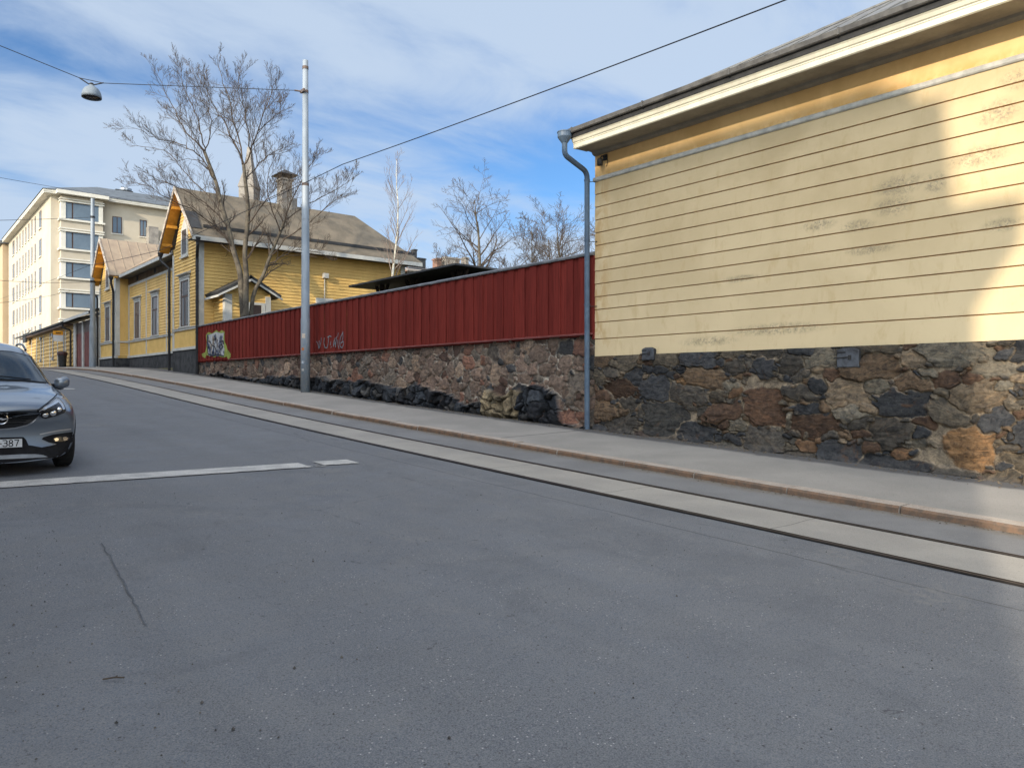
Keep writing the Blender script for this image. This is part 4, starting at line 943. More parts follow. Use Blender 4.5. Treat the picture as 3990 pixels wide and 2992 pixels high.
for (a, b) in rows:
    mb = MB(); mb.box(BX0+.5, BX1-.45, BS+.12, BS+.2, a, b)
    f = mb.build('window', M['frame_brown'], AP)
    mb = MB(); xs = [BX0+.6, BX0+1.7, BX0+6.0, BX1-.55]
    bw = BX1-BX0
    for x0, x1 in ((BX0+.11*bw, BX0+.255*bw), (BX0+.29*bw, BX0+.74*bw), (BX0+.775*bw, BX0+.90*bw)): mb.box(x0, x1, BS+.08, BS+.115, a+.08, b-.08)
    mb.build('pane', M['glass_apt'], f)
# street side windows
cols = []
for zx, wd in ((103,1.8),(130,.9),(152,.9),(175,.9),(197,.9),(220,.9),(243,.9),(268,.9),(307,1.9)):
    cols.append((at(zx*.5124, 1000, D=AD).y, wd*(1.25 if zx<140 else 1)))
wz = [(19.5,21.7),(15.95,18.15),(12.4,14.6),(8.9,11.1),(5.35,7.5)]
for (c, wd) in cols:
    for (a, b) in wz:
        mb = MB(); mb.box(AD-.02, AD-.006, c-wd/2, c+wd/2, a, b); f = mb.build('window', M['frame_brown'], AP)
        mb = MB(); mb.box(AD-.03, AD-.021, c-wd/2+.1, c-.04, a+.1, b-.1); mb.box(AD-.03, AD-.021, c+.04, c+wd/2-.1, a+.1, b-.1); mb.build('pane', M['glass_pale'], f)
        mb = MB(); mb.box(AD-.14, AD, c-wd/2-.1, c+wd/2+.1, a-.10, a-.001); mb.build('sill', M['apt_white'], f)
for (px0, px1, rr) in ((437, 475, (0, 1, 2)), (544, 572, (0, 1, 2))):
    x0, x1 = at(px0, 900, s=AS).x, at(px1, 900, s=AS).x
    for k in rr:
        a, b = (18.6, 20.7) if k == 0 else (18.6-3.5*k, 20.7-3.5*k)
        mb = MB(); mb.box(x0, x1, AS-.02, AS-.006, a, b); f = mb.build('window', M['frame_brown'], AP)
        mb = MB(); m_ = (x0+x1)/2; mb.box(x0+.1, m_-.05, AS-.03, AS-.021, a+.1, b-.1); mb.box(m_+.05, x1-.1, AS-.03, AS-.021, a+.1, b-.1); mb.build('pane', M['glass_apt'], f)
        mb = MB(); mb.box(x0-.1, x1+.1, AS-.12, AS, a-.12, a-.001); mb.build('sill', M['apt_white'], f)
x0, x1 = at(578, 900, s=AS-1).x, at(616, 900, s=AS-1).x
mb = MB(); mb.box(x0, x1, AS-1.2, AS, 15.8, 19.8); mb.build('balcony_screen', M['render_grey'], AP)
mb = MB(); mb.box(AD-.8, AB+.6, AS-.8, AE+.3, AZ, AZ+.16); mb.box(AD-.85, AB+.6, AS-.85, AE+.3, AZ+.16, AZ+.42)
mb.box(BX0-.5, BX1+.5, BS-.8, AS-.5, AZ-.03, AZ+.40); mb.build('eaves', M['apt_white'], AP)
mb = MB(); e0, e1, q0, q1, zz = AD-.95, AB+.6, AS-.95, AE+.3, AZ+.42; rdz = 2.7; ins = 7.
P0, P1, P2, P3 = (e0,q0,zz),(e1,q0,zz),(e1,q1,zz),(e0,q1,zz); T0, T1, T2, T3 = (e0+ins,q0+ins,zz+rdz),(e1-ins,q0+ins,zz+rdz),(e1-ins,q1-ins,zz+rdz),(e0+ins,q1-ins,zz+rdz)
for f in ((P0,P1,T1,T0),(P1,P2,T2,T1),(P2,P3,T3,T2),(P3,P0,T0,T3),(T0,T1,T2,T3)): mb.poly(f)
rfa = mb.build('roof', M['apt_roof'], AP)
for (zx0, zx1, zy0, s) in ((670, 750, 190, 108), (885, 1005, 182, 110)):
    a = at(zx0*.5124, 650+zy0*.5124, s=s); b = at(zx1*.5124, 650+zy0*.5124, s=s); mb = MB(); mb.box(a.x, b.x, s, s+2.4, 23, a.z)
    mb.box(a.x-.1, b.x+.1, s-.1, s+2.5, a.z, a.z+.18); mb.build('chimney', M['roof_dark'], rfa)
a = at(915*.5124, 650+150*.5124, s=110); mb = MB(); mb.lathe((a.x+.9, 111, 24), [(.62,0),(.62,a.z-24-.3),(.75,a.z-24-.28),(.75,a.z-24),(0,a.z-24)], 12); mb.build('roof_vent', M['zinc'], rfa)
for zx in (853, 1040):
    a = at(zx*.5124, 650+205*.5124, s=109); mb = MB(); mb.lathe((a.x, 109, 23), [(.16,0),(.16,a.z-23-.6-(.9 if zx>900 else 0)),(.3,a.z-23-.55-(.9 if zx>900 else 0)),(.3,a.z-23-.3-(.9 if zx>900 else 0)),(0,a.z-23-.2-(.9 if zx>900 else 0))], 10); mb.build('roof_vent', M['zinc'], rfa)
FB = thing('far_building', 'peach rendered building beyond the cream apartment block, at the left edge', 'building')
mb = MB(); mb.box(14.2, 40, 142, 190, -4, 22.2); mb.build('wall', M['peach'], FB)
mb = MB(); mb.box(13.8, 40.4, 141.6, 190.4, 22.2, 22.6); mb.prism([(13.8,141.6,22.6),(40.4,141.6,22.6),(27,141.6,26)], (0,48,0)); mb.build('roof', M['apt_roof'], FB)
for s in (150, 158, 166, 174):
    for z in (6.5, 10, 13.5, 17):
        mb = MB(); mb.box(14.17, 14.19, s-.7, s+.7, z, z+1.9); mb.build('window', M['glass_apt'], FB)

# ------------------------------------------------------------------ yard: dark shelter, distant brick house
SH = thing('yard_shelter', 'dark open shelter with a low hipped roof, rising just above the red fence', 'shelter')
c0 = at(1358, 1114, D=14.); c1 = at(1773, 1030, D=14.); zs_ = c0.z
mb = MB(); sA, sB, dA, dB = c1.y, c0.y, 14., 18.2; h = .42; 
P = [(dA,sA,zs_),(dB,sA,zs_),(dB,sB,zs_),(dA,sB,zs_)]; T = [(dA+2.1,sA+2.1,zs_+h),(dA+2.1,sB-2.1,zs_+h)]
mb.poly([P[0],P[3],T[1],T[0]]); mb.poly([P[1],P[0],T[0]]); mb.poly([P[2],P[1],T[0],T[1]]); mb.poly([P[3],P[2],T[1]]); mb.box(dA,dB,sA,sB,zs_-.06,zs_-.001)
mb.build('roof', M['roof_dark'], SH, fixn=False)
dk = pm('dark_brown_wood', (.035,.022,.018), (.02,.015,.012), 3, .8)
mb = MB()
for s in (sA+.7, (sA+sB)/2, sB-1.4):
    for d in (dA+.7, dB-.6): mb.box(d-.07, d+.07, s-.07, s+.07, .9, zs_-.06)
    mb.prism([(dA+.66, s-.5, zs_-.07), (dA+.66, s-.38, zs_-.07), (dA+.66, s+.02, zs_-.75), (dA+.66, s-.07, zs_-.8)], (.08,0,0)); mb.prism([(dA+.66, s+.5, zs_-.07), (dA+.66, s+.38, zs_-.07), (dA+.66, s-.02, zs_-.75), (dA+.66, s+.07, zs_-.8)], (.08,0,0))
mb.build('post', dk, SH)
mb = MB(); mb.box(dA+.9, dB-.4, sA+.5, sB-1.2, .9, zs_-.35); mb.build('inner_wall', pm('dark_green_boards', (.03,.04,.035), (.02,.025,.022), 3, .8), SH)
def far_house(name, label, x0, x1, py_top, s, mat, roofmat, D2, chim=()):
    a, b = at(x0, py_top, s=s), at(x1, py_top, s=s); T = thing(name, label, 'building')
    mb = MB(); mb.box(a.x, b.x, s, s+9, 0, a.z-.9); mb.build('wall', mat, T)
    mb = MB(); m_ = s+4.5; slab(mb, [(a.x-.3,s-.4,a.z-1.),(b.x+.3,s-.4,a.z-1.),(b.x-2,m_,a.z),(a.x+2,m_,a.z)], .1); slab(mb, [(a.x-.3,s+9.4,a.z-1.),(b.x+.3,s+9.4,a.z-1.),(b.x-2,m_,a.z),(a.x+2,m_,a.z)], .1); r = mb.build('roof', roofmat, T)
    for (cx0, cx1, cy, mt) in chim:
        p, q = at(cx0, cy, s=m_), at(cx1, cy, s=m_); mb = MB(); mb.box(p.x, q.x, m_-.4, m_+.4, a.z-1.2, p.z); mb.box(p.x-.08, q.x+.08, m_-.48, m_+.48, p.z-.18, p.z-.06); mb.build('chimney', mt, r)
far_house('brick_house', 'distant low brick house with chimneys, seen over the shelter roof', 1590, 1860, 1012, 58, M['brick'], M['render_grey'], 0, ((1694,1712,1008,M['brick']),(1728,1782,1002,M['render_grey']),(1805,1817,1004,M['render_grey'])))
far_house('dark_roofed_house', 'distant house with a blue grey roof and a tall flue', 1595, 1680, 1012, 75, M['brick'], M['apt_roof'], 0, ((1608,1618,973,M['roof_dark']),(1622,1652,1006,M['roof_dark'])))
XH = thing('side_annexe', 'small red brown annexe with a pale flat roof behind the yellow house', 'outbuilding')
mb = MB(); mb.box(23.7, 26.5, 38.6, 42, .9, 6.7); mb.build('wall', M['brick'], XH)
mb = MB(); slab(mb, [(23.9,38.1,6.75),(27.2,38.1,6.75),(27.2,42.3,7.0),(23.9,42.3,7.0)], .12); mb.build('roof', M['render_grey'], XH)

# ------------------------------------------------------------------ poles, wires, lamp
def m_pole():
    g = G('weathered_steel_pole')
    c = g.mix(g.ramp(g.noise(3, 5, .6, .3, g.vec(scale=(1,1,.3))), .35, .65), (.27,.30,.33), (.20,.23,.26))
    # stickers and scuffs at hand height
    low = g.ramp(g.z, 1.2, 2.3, 1, 0)
    v = g.vor(9, g.vec(scale=(1,1,.8))); sc_ = g.math('MULTIPLY', low, g.ramp(g.noise(12, 5, .7), .48, .58)); 
    c = g.mix(g.math('MULTIPLY', sc_, .55), c, (.16,.24,.33)); c = g.mix(g.math('MULTIPLY', g.math('MULTIPLY', low, g.ramp(g.noise(20, 4, .7, 0, g.vec(loc=(5,1,2))), .60, .66)), .6), c, (.50,.48,.42))
    g.bump(g.noise(25, 4), .15, .005); return g.out(c, .55, .15, .4)
M['pole'] = m_pole()
NP = thing('street_pole', 'tall grey steel pole covered in old stickers, in front of the red fence', 'pole', 'steel poles along the pavement')
p1 = at(1190, 1521, D=11.3); PS1 = p1.y; zb_ = float(PZ(11.3, PS1))-.02; ztp = (1497-238)/2900*(11.3*ST+PS1*CT)
mb = MB(); mb.tube([(11.3,PS1,zb_),(11.3,PS1,zb_+2.6),(11.3,PS1,zb_+2.62),(11.3,PS1,7.0),(11.3,PS1,7.02),(11.3,PS1,ztp)], [.165,.158,.146,.122,.114,.096], 24); 
npole = mb.build('shaft', M['pole'], NP, smooth=False)
for p in npole.data.polygons: p.use_smooth = len(p.vertices) == 4
mb = MB()
for z in (10.26, 7.0, 9.2+1.9, 5.75): mb.tube([(11.3,PS1,z-.05),(11.3,PS1,z+.05)], .128 if z < 7 else (.126 if z < 8 else .108), 20)
mb.tube([(11.3,PS1,10.26),(10.95,PS1+.12,10.26)], .03, 8); mb.box(11.14, 11.2, PS1-.2, PS1+.1, 10.2, 10.3); mb.build('clamp', pm('rusty_clamp', (.16,.10,.07), (.09,.08,.08), 6, .7), NP)
for (z, dz, w_, c) in ((1.55+.05,.16,.13,(.62,.52,.42)), (1.17,.10,.10,(.55,.20,.08)), (.72,.09,.09,(.45,.5,.55)), (.45,.08,.08,(.5,.5,.48))):
    mb = MB(); R0 = .161; a0 = math.atan2(-CT, -ST)-.35+.2*(z>1.5)
    pts = [(11.3+(R0+.002)*math.cos(a0+t), PS1+(R0+.002)*math.sin(a0+t)) for t in np.linspace(-w_/R0/2, w_/R0/2, 5)]
    for (x0, y0), (x1, y1) in zip(pts[:-1], pts[1:]): mb.quad((x0,y0,z),(x1,y1,z),(x1,y1,z+dz),(x0,y0,z+dz))
    mb.build('sticker', pm('sticker_paper', c, tuple(q*.6 for q in c), 9, .7), NP, fixn=False)
FP = thing('street_pole', 'grey steel pole further up the street, in front of the plank gate', 'pole', 'steel poles along the pavement')
mb = MB(); p2 = at(361, 1430, D=11.3); z2 = float(PZ(11.3, p2.y)); mb.tube([(11.3,p2.y,z2),(11.3,p2.y,z2+3),(11.3,p2.y,z2+3.02),(11.3,p2.y,13.2)], [.225,.205,.175,.12], 20); mb.build('shaft', M['pole'], FP)
mb = MB(); mb.tube([(11.3,p2.y,11.8),(11.3,p2.y,11.95)], .15, 16); mb.tube([(11.3,p2.y,7.2),(11.3,p2.y,7.35)], .175, 16); mb.build('clamp', M['pipe_dark'], FP)
def wire(name, label, pts, r, cat='wire', sag=0, n=24, group=None):
    mb = MB(); P_ = []
    for a, b in zip(pts[:-1], pts[1:]):
        a, b = Vector(a), Vector(b)
        for k in range(n): t = k/n; p = a.lerp(b, t); p.z -= sag*4*t*(1-t); P_.append(p)
    P_.append(Vector(pts[-1])); mb.tube(P_, r, 6); return tag(mb.build(name, M['wire'], fixn=False), label, cat, group)
lampY = 23.6; u_ = (357-CX)/F_PX; LP = Vector((lampY*(ST+CT*u_), lampY*(CT-ST*u_), (1497-322)/2900*lampY))
# left branch passes the frame edge at (0, 180)
LE = at(-500, 40, D=-4.4)
wire('span_wire', 'thin span wire from the near pole that carries the dome lamp over the street', [(10.95,PS1+.12,10.26), LP+Vector((.32,-.1,.02)), LP+Vector((-.32,.1,.08)), at(0, 180, D=2.6), tuple(at(0,180,D=2.6)+(at(0,180,D=2.6)-LP)*2.4)], .012, sag=.0)
LM = thing('hanging_street_lamp', 'grey dome street lamp hanging from the span wire over the street', 'street lamp')
lc = LP+Vector((0,0,-.1)); mb = MB(); prof = [(.0,.0),(.075,.0),(.085,-.03),(.14,-.06),(.21,-.12),(.26,-.21),(.285,-.32),(.288,-.40),(.275,-.40),(.27,-.32),(.2,-.14),(.0,-.1)]
mb.lathe(lc, prof, 28); mb.build('lamp_shade', pm('grey_lamp_paint', (.22,.26,.30), (.16,.19,.22), 3, .5), LM, smooth=True)
mb = MB(); mb.lathe(lc, [(.0,-.33),(.268,-.345),(.27,-.36),(0,-.40)], 24); mb.build('lamp_glass', pm('dark_lamp_glass', (.05,.04,.035), (.03,.025,.02), 3, .3), LM, smooth=True)
mb = MB(); mb.tube([lc+Vector((-.32,.1,.18)), lc+Vector((-.1,.03,.04)), lc], .02, 8); mb.tube([lc+Vector((.32,-.1,.13)), lc+Vector((.1,-.03,.04)), lc], .02, 8); mb.lathe(lc, [(.06,0),(.07,.03),(.05,.07),(0,.08)], 12); mb.build('hanger', M['iron'], LM)
# contact wire over the track
cw = [(7.45,-22,2.4),(7.45,at(3066,0,D=7.45).y,at(3066,0,D=7.45).z),tuple(at(1335,642,D=7.45)),tuple(at(631,974,D=7.45)),tuple(at(353,1034,D=7.45)),tuple(at(0,1167,D=7.45)),(7.45,130,7.6)]
wire('contact_wire', 'tram contact wire running over the rails and climbing to the upper right', cw, .009, sag=.03)
g_ = 'thin wires over the far street'
wire('cross_wire', 'thin wire falling from the left edge to behind the bare tree, above the apartment block', [tuple(at(-300,640,D=1.5)), tuple(at(0,694,D=4.5)), tuple(at(570,790,D=13.5))], .010, sag=.02)
wire('cross_wire', 'near level thin wire from the left edge to the top of the far pole', [tuple(at(-200,872,D=3)), tuple(at(0,860,D=5)), (11.3,p2.y,11.87)], .014, sag=.02)
wire('cross_wire', 'thin wire in front of the apartment block, meeting the far pole low down', [tuple(at(-200,1085,D=3)), tuple(at(0,1094,D=5)), (11.3,p2.y,7.27)], .012, sag=.1)
wire('cross_wire', 'lowest thin wire across the far street, in front of the apartment windows', [tuple(at(-200,1187,D=4)), tuple(at(0,1181,D=6)), (11.6,70,7.6)], .012, sag=.1)

# ------------------------------------------------------------------ bus stop sign and litter bin
BS_ = thing('bus_stop_sign', 'white stop sign board with an orange top on a thin post', 'sign')
c = at(226, 1312, D=11.0); s = c.y; mb = MB(); mb.tube([(11.42,s,float(PZ(11,s))),(11.42,s,c.z+.45)], .05, 8); mb.build('post', M['zinc'], BS_)
mb = MB(); mb.box(10.66, 11.36, s-.03, s+.03, c.z-.40, c.z+.12); mb.build('board', pm('white_sign', (.66,.66,.64), (.58,.58,.57), 2, .5), BS_)
mb = MB(); mb.box(10.65, 11.37, s-.04, s+.04, c.z+.125, c.z+.46); hd = mb.build('header', pm('orange_sign', (.75,.33,.02), (.66,.28,.02), 2, .5), BS_)
mb = MB()
for k in range(5): mb.box(10.84+k*.075, 10.895+k*.075, s-.052, s-.044, c.z+.24, c.z+.34)
mb.build('lettering', M['iron'], hd)
LBn = thing('litter_bin', 'black round litter bin by the stop sign post, stickers on its rim', 'bin')
c = at(243, 1428, D=11.2); zz = float(PZ(11.2, c.y)); mb = MB(); hb = 1.28; mb.lathe((11.2,c.y,zz), [(.0,0),(.26,0),(.28,.1),(.33,hb-.35),(.35,hb-.3),(.0,hb-.31)], 18); mb.build('bin_body', M['iron'], LBn)
mb = MB(); mb.lathe((11.2,c.y,zz), [(.35,hb-.33),(.38,hb-.3),(.38,hb-.12),(.34,hb-.04),(.2,hb),(.16,hb-.06),(.0,hb-.1)], 18); mb.build('bin_lid', pm('worn_lid', (.08,.03,.03), (.02,.02,.02), 9, .5), LBn)

# ------------------------------------------------------------------ bare trees
def jit(rnd, a=1): return Vector((rnd.gauss(0,a), rnd.gauss(0,a), rnd.gauss(0,a)))
class Tree:
    def __init__(s, seed, up=.25, segs=(6,5,4,3), sides=(7,4,3,3), twig_r=.006, spread=.75, counts=(9,8,6), lens=(.45,.5,.55), start=.2, wig=.10):
        s.r = random.Random(seed); s.up = up; s.mb = MB(); s.tr = MB(); s.segs = segs; s.sides = sides; s.tw = twig_r; s.spread = spread; s.counts = counts; s.lens = lens; s.start = start; s.wig = wig
    def spawn(s, pts, rads, level, length, count=None, start=None, dens=None):
        """side branches along a polyline"""
        if level > len(s.counts): return
        n = count or s.counts[level-1]; r = s.r; L_ = [0]
        for a, b in zip(pts[:-1], pts[1:]): L_.append(L_[-1]+(b-a).length)
        st = s.start if start is None else start
        for k in range(n):
            t = st+(1-st)*(k+r.random()*.8)/n; d = t*L_[-1]; i = 0
            while i < len(L_)-2 and L_[i+1] < d: i += 1
            f = (d-L_[i])/max(1e-6, L_[i+1]-L_[i]); p = pts[i].lerp(pts[i+1], min(1, f)); tan = (pts[i+1]-pts[i]).normalized()
            side = jit(r).cross(tan); 
            if side.length < 1e-4: continue
            side.normalize(); sp = s.spread*r.uniform(.7, 1.25)
            dr = (tan*math.cos(sp)+side*math.sin(sp)+Vector((0,0,s.up*r.uniform(.3,1.4)))).normalized()
            l = length*r.uniform(.6, 1.15)*(1.2-.78*t); rr = rads[i]*(1-f)+rads[min(i+1,len(rads)-1)]*f
            s.branch(p, dr, l, max(s.tw, rr*r.uniform(.42,.6)), level)
        # leader
    def branch(s, p, d, l, rad, level):
        r = s.r; n = s.segs[min(level, len(s.segs)-1)]; pts = [p]; rads = [rad]; dd = d.copy()
        for k in range(n):
            dd = (dd+jit(r, s.wig)+Vector((0,0,s.up*.16))).normalized(); pts.append(pts[-1]+dd*l/n); rads.append(max(s.tw*.75, rad*(1-.8*(k+1)/n)))
        s.mb.tube(pts, rads, s.sides[min(level, len(s.sides)-1)], cap=False)
        if level < len(s.counts)+1: s.spawn(pts, rads, level+1, l*s.lens[min(level, len(s.lens)-1)])
    def build(s, name, label, group, bark, twig, loc=None):
        T = thing(name, label, 'tree', group); s.tr.build('trunk', bark, T, smooth=True, fixn=False); s.mb.build('crown', twig, T, fixn=False)
        return T
# big multi-stemmed tree behind the fence: main limbs measured, twigs grown
TY = 35.4
def tp(px, py, dy=0):
    u = (px-CX)/F_PX; v = (CY-py)/F_PX; Y = TY+dy; return Vector((Y*(ST+CT*u), Y*(CT-ST*u), Y*v))
t = Tree(12, up=.24, segs=(7,7,6,4), counts=(9,9,6), lens=(.55,.52,.5), twig_r=.0052, spread=.62, wig=.13)
trunks = [([(952,1330,0),(948,1229,0),(940,1120,0),(933,1055,.1),(907,968,.2),(892,896,.3),(861,793,.5),(842,714,.7),(797,594,1.0)], .17, .075),
          ([(962,1330,0),(958,1200,-.1),(959,1070,-.1),(954,983,-.2),(964,880,-.2),(966,804,-.3),(955,700,-.4),(949,644,-.4)], .15, .075),
          ([(975,1330,.1),(985,1160,.2),(1025,1075,.3),(1051,1004,.4),(1092,906,.5),(1112,855,.6)], .11, .06)]
limbs = [
 ([(797,594,1.0),(760,550,1.1),(728,518,1.2),(690,450,1.4),(665,397,1.6),(625,320,1.7),(589,258,1.8)], .07, .012, 1.5),
 ([(797,594,1.0),(785,530,1.0),(772,467,1.0),(740,390,1.1),(715,340,1.2),(696,239,1.3)], .06, .012, 1.5),
 ([(797,594,1.0),(816,543,.8),(823,467,.6),(800,400,.5),(765,320,.4),(750,260,.3)], .05, .012, 1.4),
 ([(842,714,.7),(785,619,.2),(735,580,-.1),(683,556,-.3),(620,545,-.6),(560,520,-.8),(500,490,-1.0)], .06, .010, 1.5),
 ([(875,840,.4),(800,750,.9),(735,690,1.5),(683,625,2.0),(640,590,2.3),(560,575,2.6),(490,565,2.9)], .05, .010, 1.4),
 ([(907,968,.2),(850,900,-.4),(770,830,-1.2),(700,800,-1.8),(630,760,-2.3),(560,720,-2.6),(500,710,-2.8)], .06, .010, 1.5),
 ([(892,896,.3),(820,810,-.2),(740,760,-.6),(660,720,-.9),(600,700,-1.0),(540,715,-1.0)], .05, .010, 1.4),
 ([(949,644,-.4),(911,556,-.8),(873,480,-1.0),(840,430,-1.2),(800,350,-1.4),(770,290,-1.5)], .06, .012, 1.5),
 ([(949,644,-.4),(930,540,.2),(905,454,.5),(880,353,.8),(858,290,.9),(850,215,1.0)], .065, .012, 1.5),
 ([(949,644,-.4),(975,594,-.6),(1006,511,-1.0),(1038,416,-1.4),(1060,360,-1.5),(1076,310,-1.6)], .065, .012, 1.5),
 ([(975,594,-.6),(965,500,-1.2),(945,420,-1.6),(930,330,-1.8),(940,270,-1.9)], .05, .012, 1.4),
 ([(1006,511,-1.0),(1060,470,.2),(1090,430,.6),(1110,390,1.0)], .035, .010, 1.3),
 ([(955,700,-.4),(1010,640,.6),(1060,600,1.3),(1110,575,1.9),(1150,560,2.3)], .05, .010, 1.3),
 ([(1112,855,.6),(1130,790,.7),(1180,700,.8),(1210,640,.9),(1250,600,1.0)], .06, .012, 1.4),
 ([(1092,906,.5),(1060,820,-.2),(1040,740,-.6),(1050,660,-1.0),(1080,600,-1.2)], .05, .012, 1.3),
 ([(1051,1004,.4),(1112,937,0),(1169,896,-.3),(1240,840,-.6),(1310,780,-.8),(1380,720,-1.0)], .06, .010, 1.5),
 ([(1051,1029,.4),(1112,993,.8),(1169,975,1.2),(1240,985,1.6),(1290,1010,1.8)], .05, .010, 1.2),
 ([(1112,855,.6),(1180,810,1.1),(1250,770,1.5),(1320,735,1.8),(1400,680,2.0)], .05, .010, 1.4),
 ([(964,880,-.2),(1020,800,-1.0),(1080,760,-1.6),(1150,720,-2.0),(1230,690,-2.3)], .05, .010, 1.4),
 ([(925,1010,.2),(870,960,1.0),(800,935,1.6),(720,925,2.0)], .03, .008, 1.0),
]
def smooth_poly(pts, n=3):
    o = []; P_ = [pts[0]]+pts+[pts[-1]]
    for i in range(1, len(P_)-2):
        p0, p1_, p2_, p3 = P_[i-1], P_[i], P_[i+1], P_[i+2]
        for k in range(n):
            q = k/n; o.append(.5*((2*p1_)+(-p0+p2_)*q+(2*p0-5*p1_+4*p2_-p3)*q*q+(-p0+3*p1_-3*p2_+p3)*q**3))
    return o+[pts[-1]]
for pts, r0, r1 in trunks:
    P_ = smooth_poly([tp(*p) for p in pts], 3); n = len(P_); rads = [r0+(r1-r0)*(k/(n-1))**.8 for k in range(n)]; t.tr.tube(P_, rads, 12)
    t.spawn(P_, rads, 1, 2.4, 6, .45)
for pts, r0, r1, ln in limbs:
    P_ = smooth_poly([tp(*p) for p in pts], 3); P_ = [p+jit(t.r, .03) for p in P_]; n = len(P_); rads = [(r0+(r1-r0)*(k/(n-1)))*.62 for k in range(n)]; t.mb.tube(P_, rads, 6, cap=False)
    t.spawn(P_, rads, 1, ln*1.40, 15, .12)
t.build('bare_tree', 'large bare many-stemmed tree leaning over the near end of the red fence', None, M['bark_pale'], M['twig'])
# birch
def straight_tree(seed, base, h, r0, kw, n1, len1, start=.3, bend_=.05, **k2):
    t = Tree(seed, **kw); r = t.r; pts = [Vector(base)]; d = Vector((0,0,1)); n = 14
    for k in range(n): d = (d+jit(r, bend_)+Vector((0,0,.15))).normalized(); pts.append(pts[-1]+d*h/n)
    rads = [r0*(1-.93*(k/n)**.9) for k in range(n+1)]; cut = k2.get('cut', n)
    t.tr.tube(pts[:cut+1], rads[:cut+1], 8); 
    if cut < n: t.mb.tube(pts[cut:], rads[cut:], 5, cap=False)
    t.spawn(pts, rads, 1, len1, n1, start); return t
b = at(1518, 1080, s=34.5)
t = straight_tree(31, (b.x, b.y, .9), (1497-600)/2900*(b.x*ST+b.y*CT)-.9, .12, dict(up=.35, counts=(8,7,4), lens=(.5,.5,.5), twig_r=.0045, spread=.62, wig=.09), 26, 2.8, .38, .04)
t.build('birch_tree', 'slim young birch with a white trunk, in front of the yellow side wall', None, M['birch'], pm('birch_twig', (.22,.17,.14), (.15,.11,.09), 4, .9))
kw = dict(up=.22, counts=(9,9,6), lens=(.55,.5,.5), twig_r=.012, spread=.95, wig=.15)
def dist_tree(seed, px, pytop, Yd, label, r0=.3, n1=20, len1=5.2, start=.3, bark='bark_pale', tw='twig', kw=kw, bend_=.05):
    u = (px-CX)/F_PX; b = Vector((Yd*(ST+CT*u), Yd*(CT-ST*u), .9)); h = ((1497-pytop)/2900*Yd-.9)*.88
    t = straight_tree(seed, b, h, r0, kw, n1, len1, start, bend_); return t.build('bare_tree', label, 'bare trees behind the shelter', M[bark], M[tw])
dist_tree(41, 1858, 690, 58, 'bare tree with one straight trunk, standing alone behind the shelter', .32, 26, 6.8, .26)
kr = dict(up=.26, counts=(11,10,7), lens=(.55,.52,.5), twig_r=.012, spread=.85, wig=.2)
dist_tree(52, 2215, 775, 60, 'rounded pale bare tree, right beside the blue grey downpipe', .30, 26, 7.2, .25, kw=kr, bend_=.09)
dist_tree(53, 2075, 810, 62, 'narrow bare tree left of the rounded pale one', .22, 22, 5.0, .2, kw=kr)
dist_tree(54, 1965, 990, 55, 'lowest bare tree, a twiggy crown low over the fence capping between taller ones', .14, 20, 4.2, .15, kw=kr)
dist_tree(55, 1735, 930, 64, 'small twiggy bare tree left of the lone straight one', .14, 18, 4.2, .3, kw=kr)
dist_tree(57, 2140, 850, 66, 'dense low bare tree between the narrow one and the rounded pale one', .26, 26, 6.2, .15, kw=kr)
dist_tree(56, 2320, 830, 62, 'bare tree partly hidden behind the corner of the cream house', .28, 24, 6.6, .2, kw=kr)

# ------------------------------------------------------------------ buildings on the viewer's side of the street (they shade it)
def opp(name, label, s0, s1, ztop, x1=-4.8, x0=-17, corn=None):
    T = thing(name, label, 'building'); mb = MB(); zc = corn or ztop-.8
    mb.box(x0, x1, s0, s1, -6, zc); mb.build('wall', M['cladding'], T)
    mb = MB(); mb.box(x0-.5, x1+.35, s0, s1, zc, zc+.3)
    if corn: mb.prism([(x0-.5,s0,zc-.6),(x1,s0,zc-.6),(x1+.6,s0-.35,zc+.05),(x0-.5,s0-.35,zc+.05)], (0,0,.001)); mb.box(x0-.5, x1+.6, s0-.35, s1, zc+.06, zc+.66); mb.prism([(x1-.1,s0-.0,zc-.6),(x1+.6,s0-.35,zc+.055),(x1-.1,s0-.35,zc+.055)], (0,.3,0)); mb.prism([(x1,s0,zc-.6),(x1,s0+14,zc-.6),(x1,s0+14,zc+.055),(x1,s0-.35,zc+.055)], (.3,0,0)) if False else None
    mb.build('cornice', M['apt_white'], T)
    mb = MB(); zz = zc+(.7 if corn else .28)
    mb.prism([(x0,s0+.27,zz),(x0,s0+.29,ztop-1.5),(x0,s0+.42,ztop-.75),(x0,s0+.75,ztop-.25),(x0,s0+1.3,ztop),(x0,s1-.05,ztop),(x0,s1-.05,zz)], (x1-.40-x0,0,0)); mb.prism([(x1-.399,s0+.27,zz),(x1+.05,s0+.27,zz),(x1-.399,s0+.28,ztop-.5)], (0,s1-s0-.4,0)); mb.build('roof', M['apt_roof'], T)
    z = -1.0
    while z < zc-2:
        for s in np.arange(s0+2, s1-1, 2.8):
            mb = MB(); mb.box(x1+.005, x1+.02, s-.6, s+.6, z+1.2, z+2.9); f = mb.build('window', M['apt_white'], T)
            mb = MB(); mb.box(x1+.021, x1+.03, s-.5, s+.5, z+1.3, z+2.8); mb.build('pane', M['glass_apt'], f)
        z += 3.2
opp('street_house', 'tall house with a mansard roof on the viewer side of the street, at the crossing', -2.1, 12.5, 11.44, corn=8.25)
opp('street_house', 'second tall rendered house on the viewer side, beside the mansard one', 12.5, 27.6, 12.75)
opp('street_house', 'lower rendered house between two taller ones on the viewer side', 27.6, 31.0, 10.6)
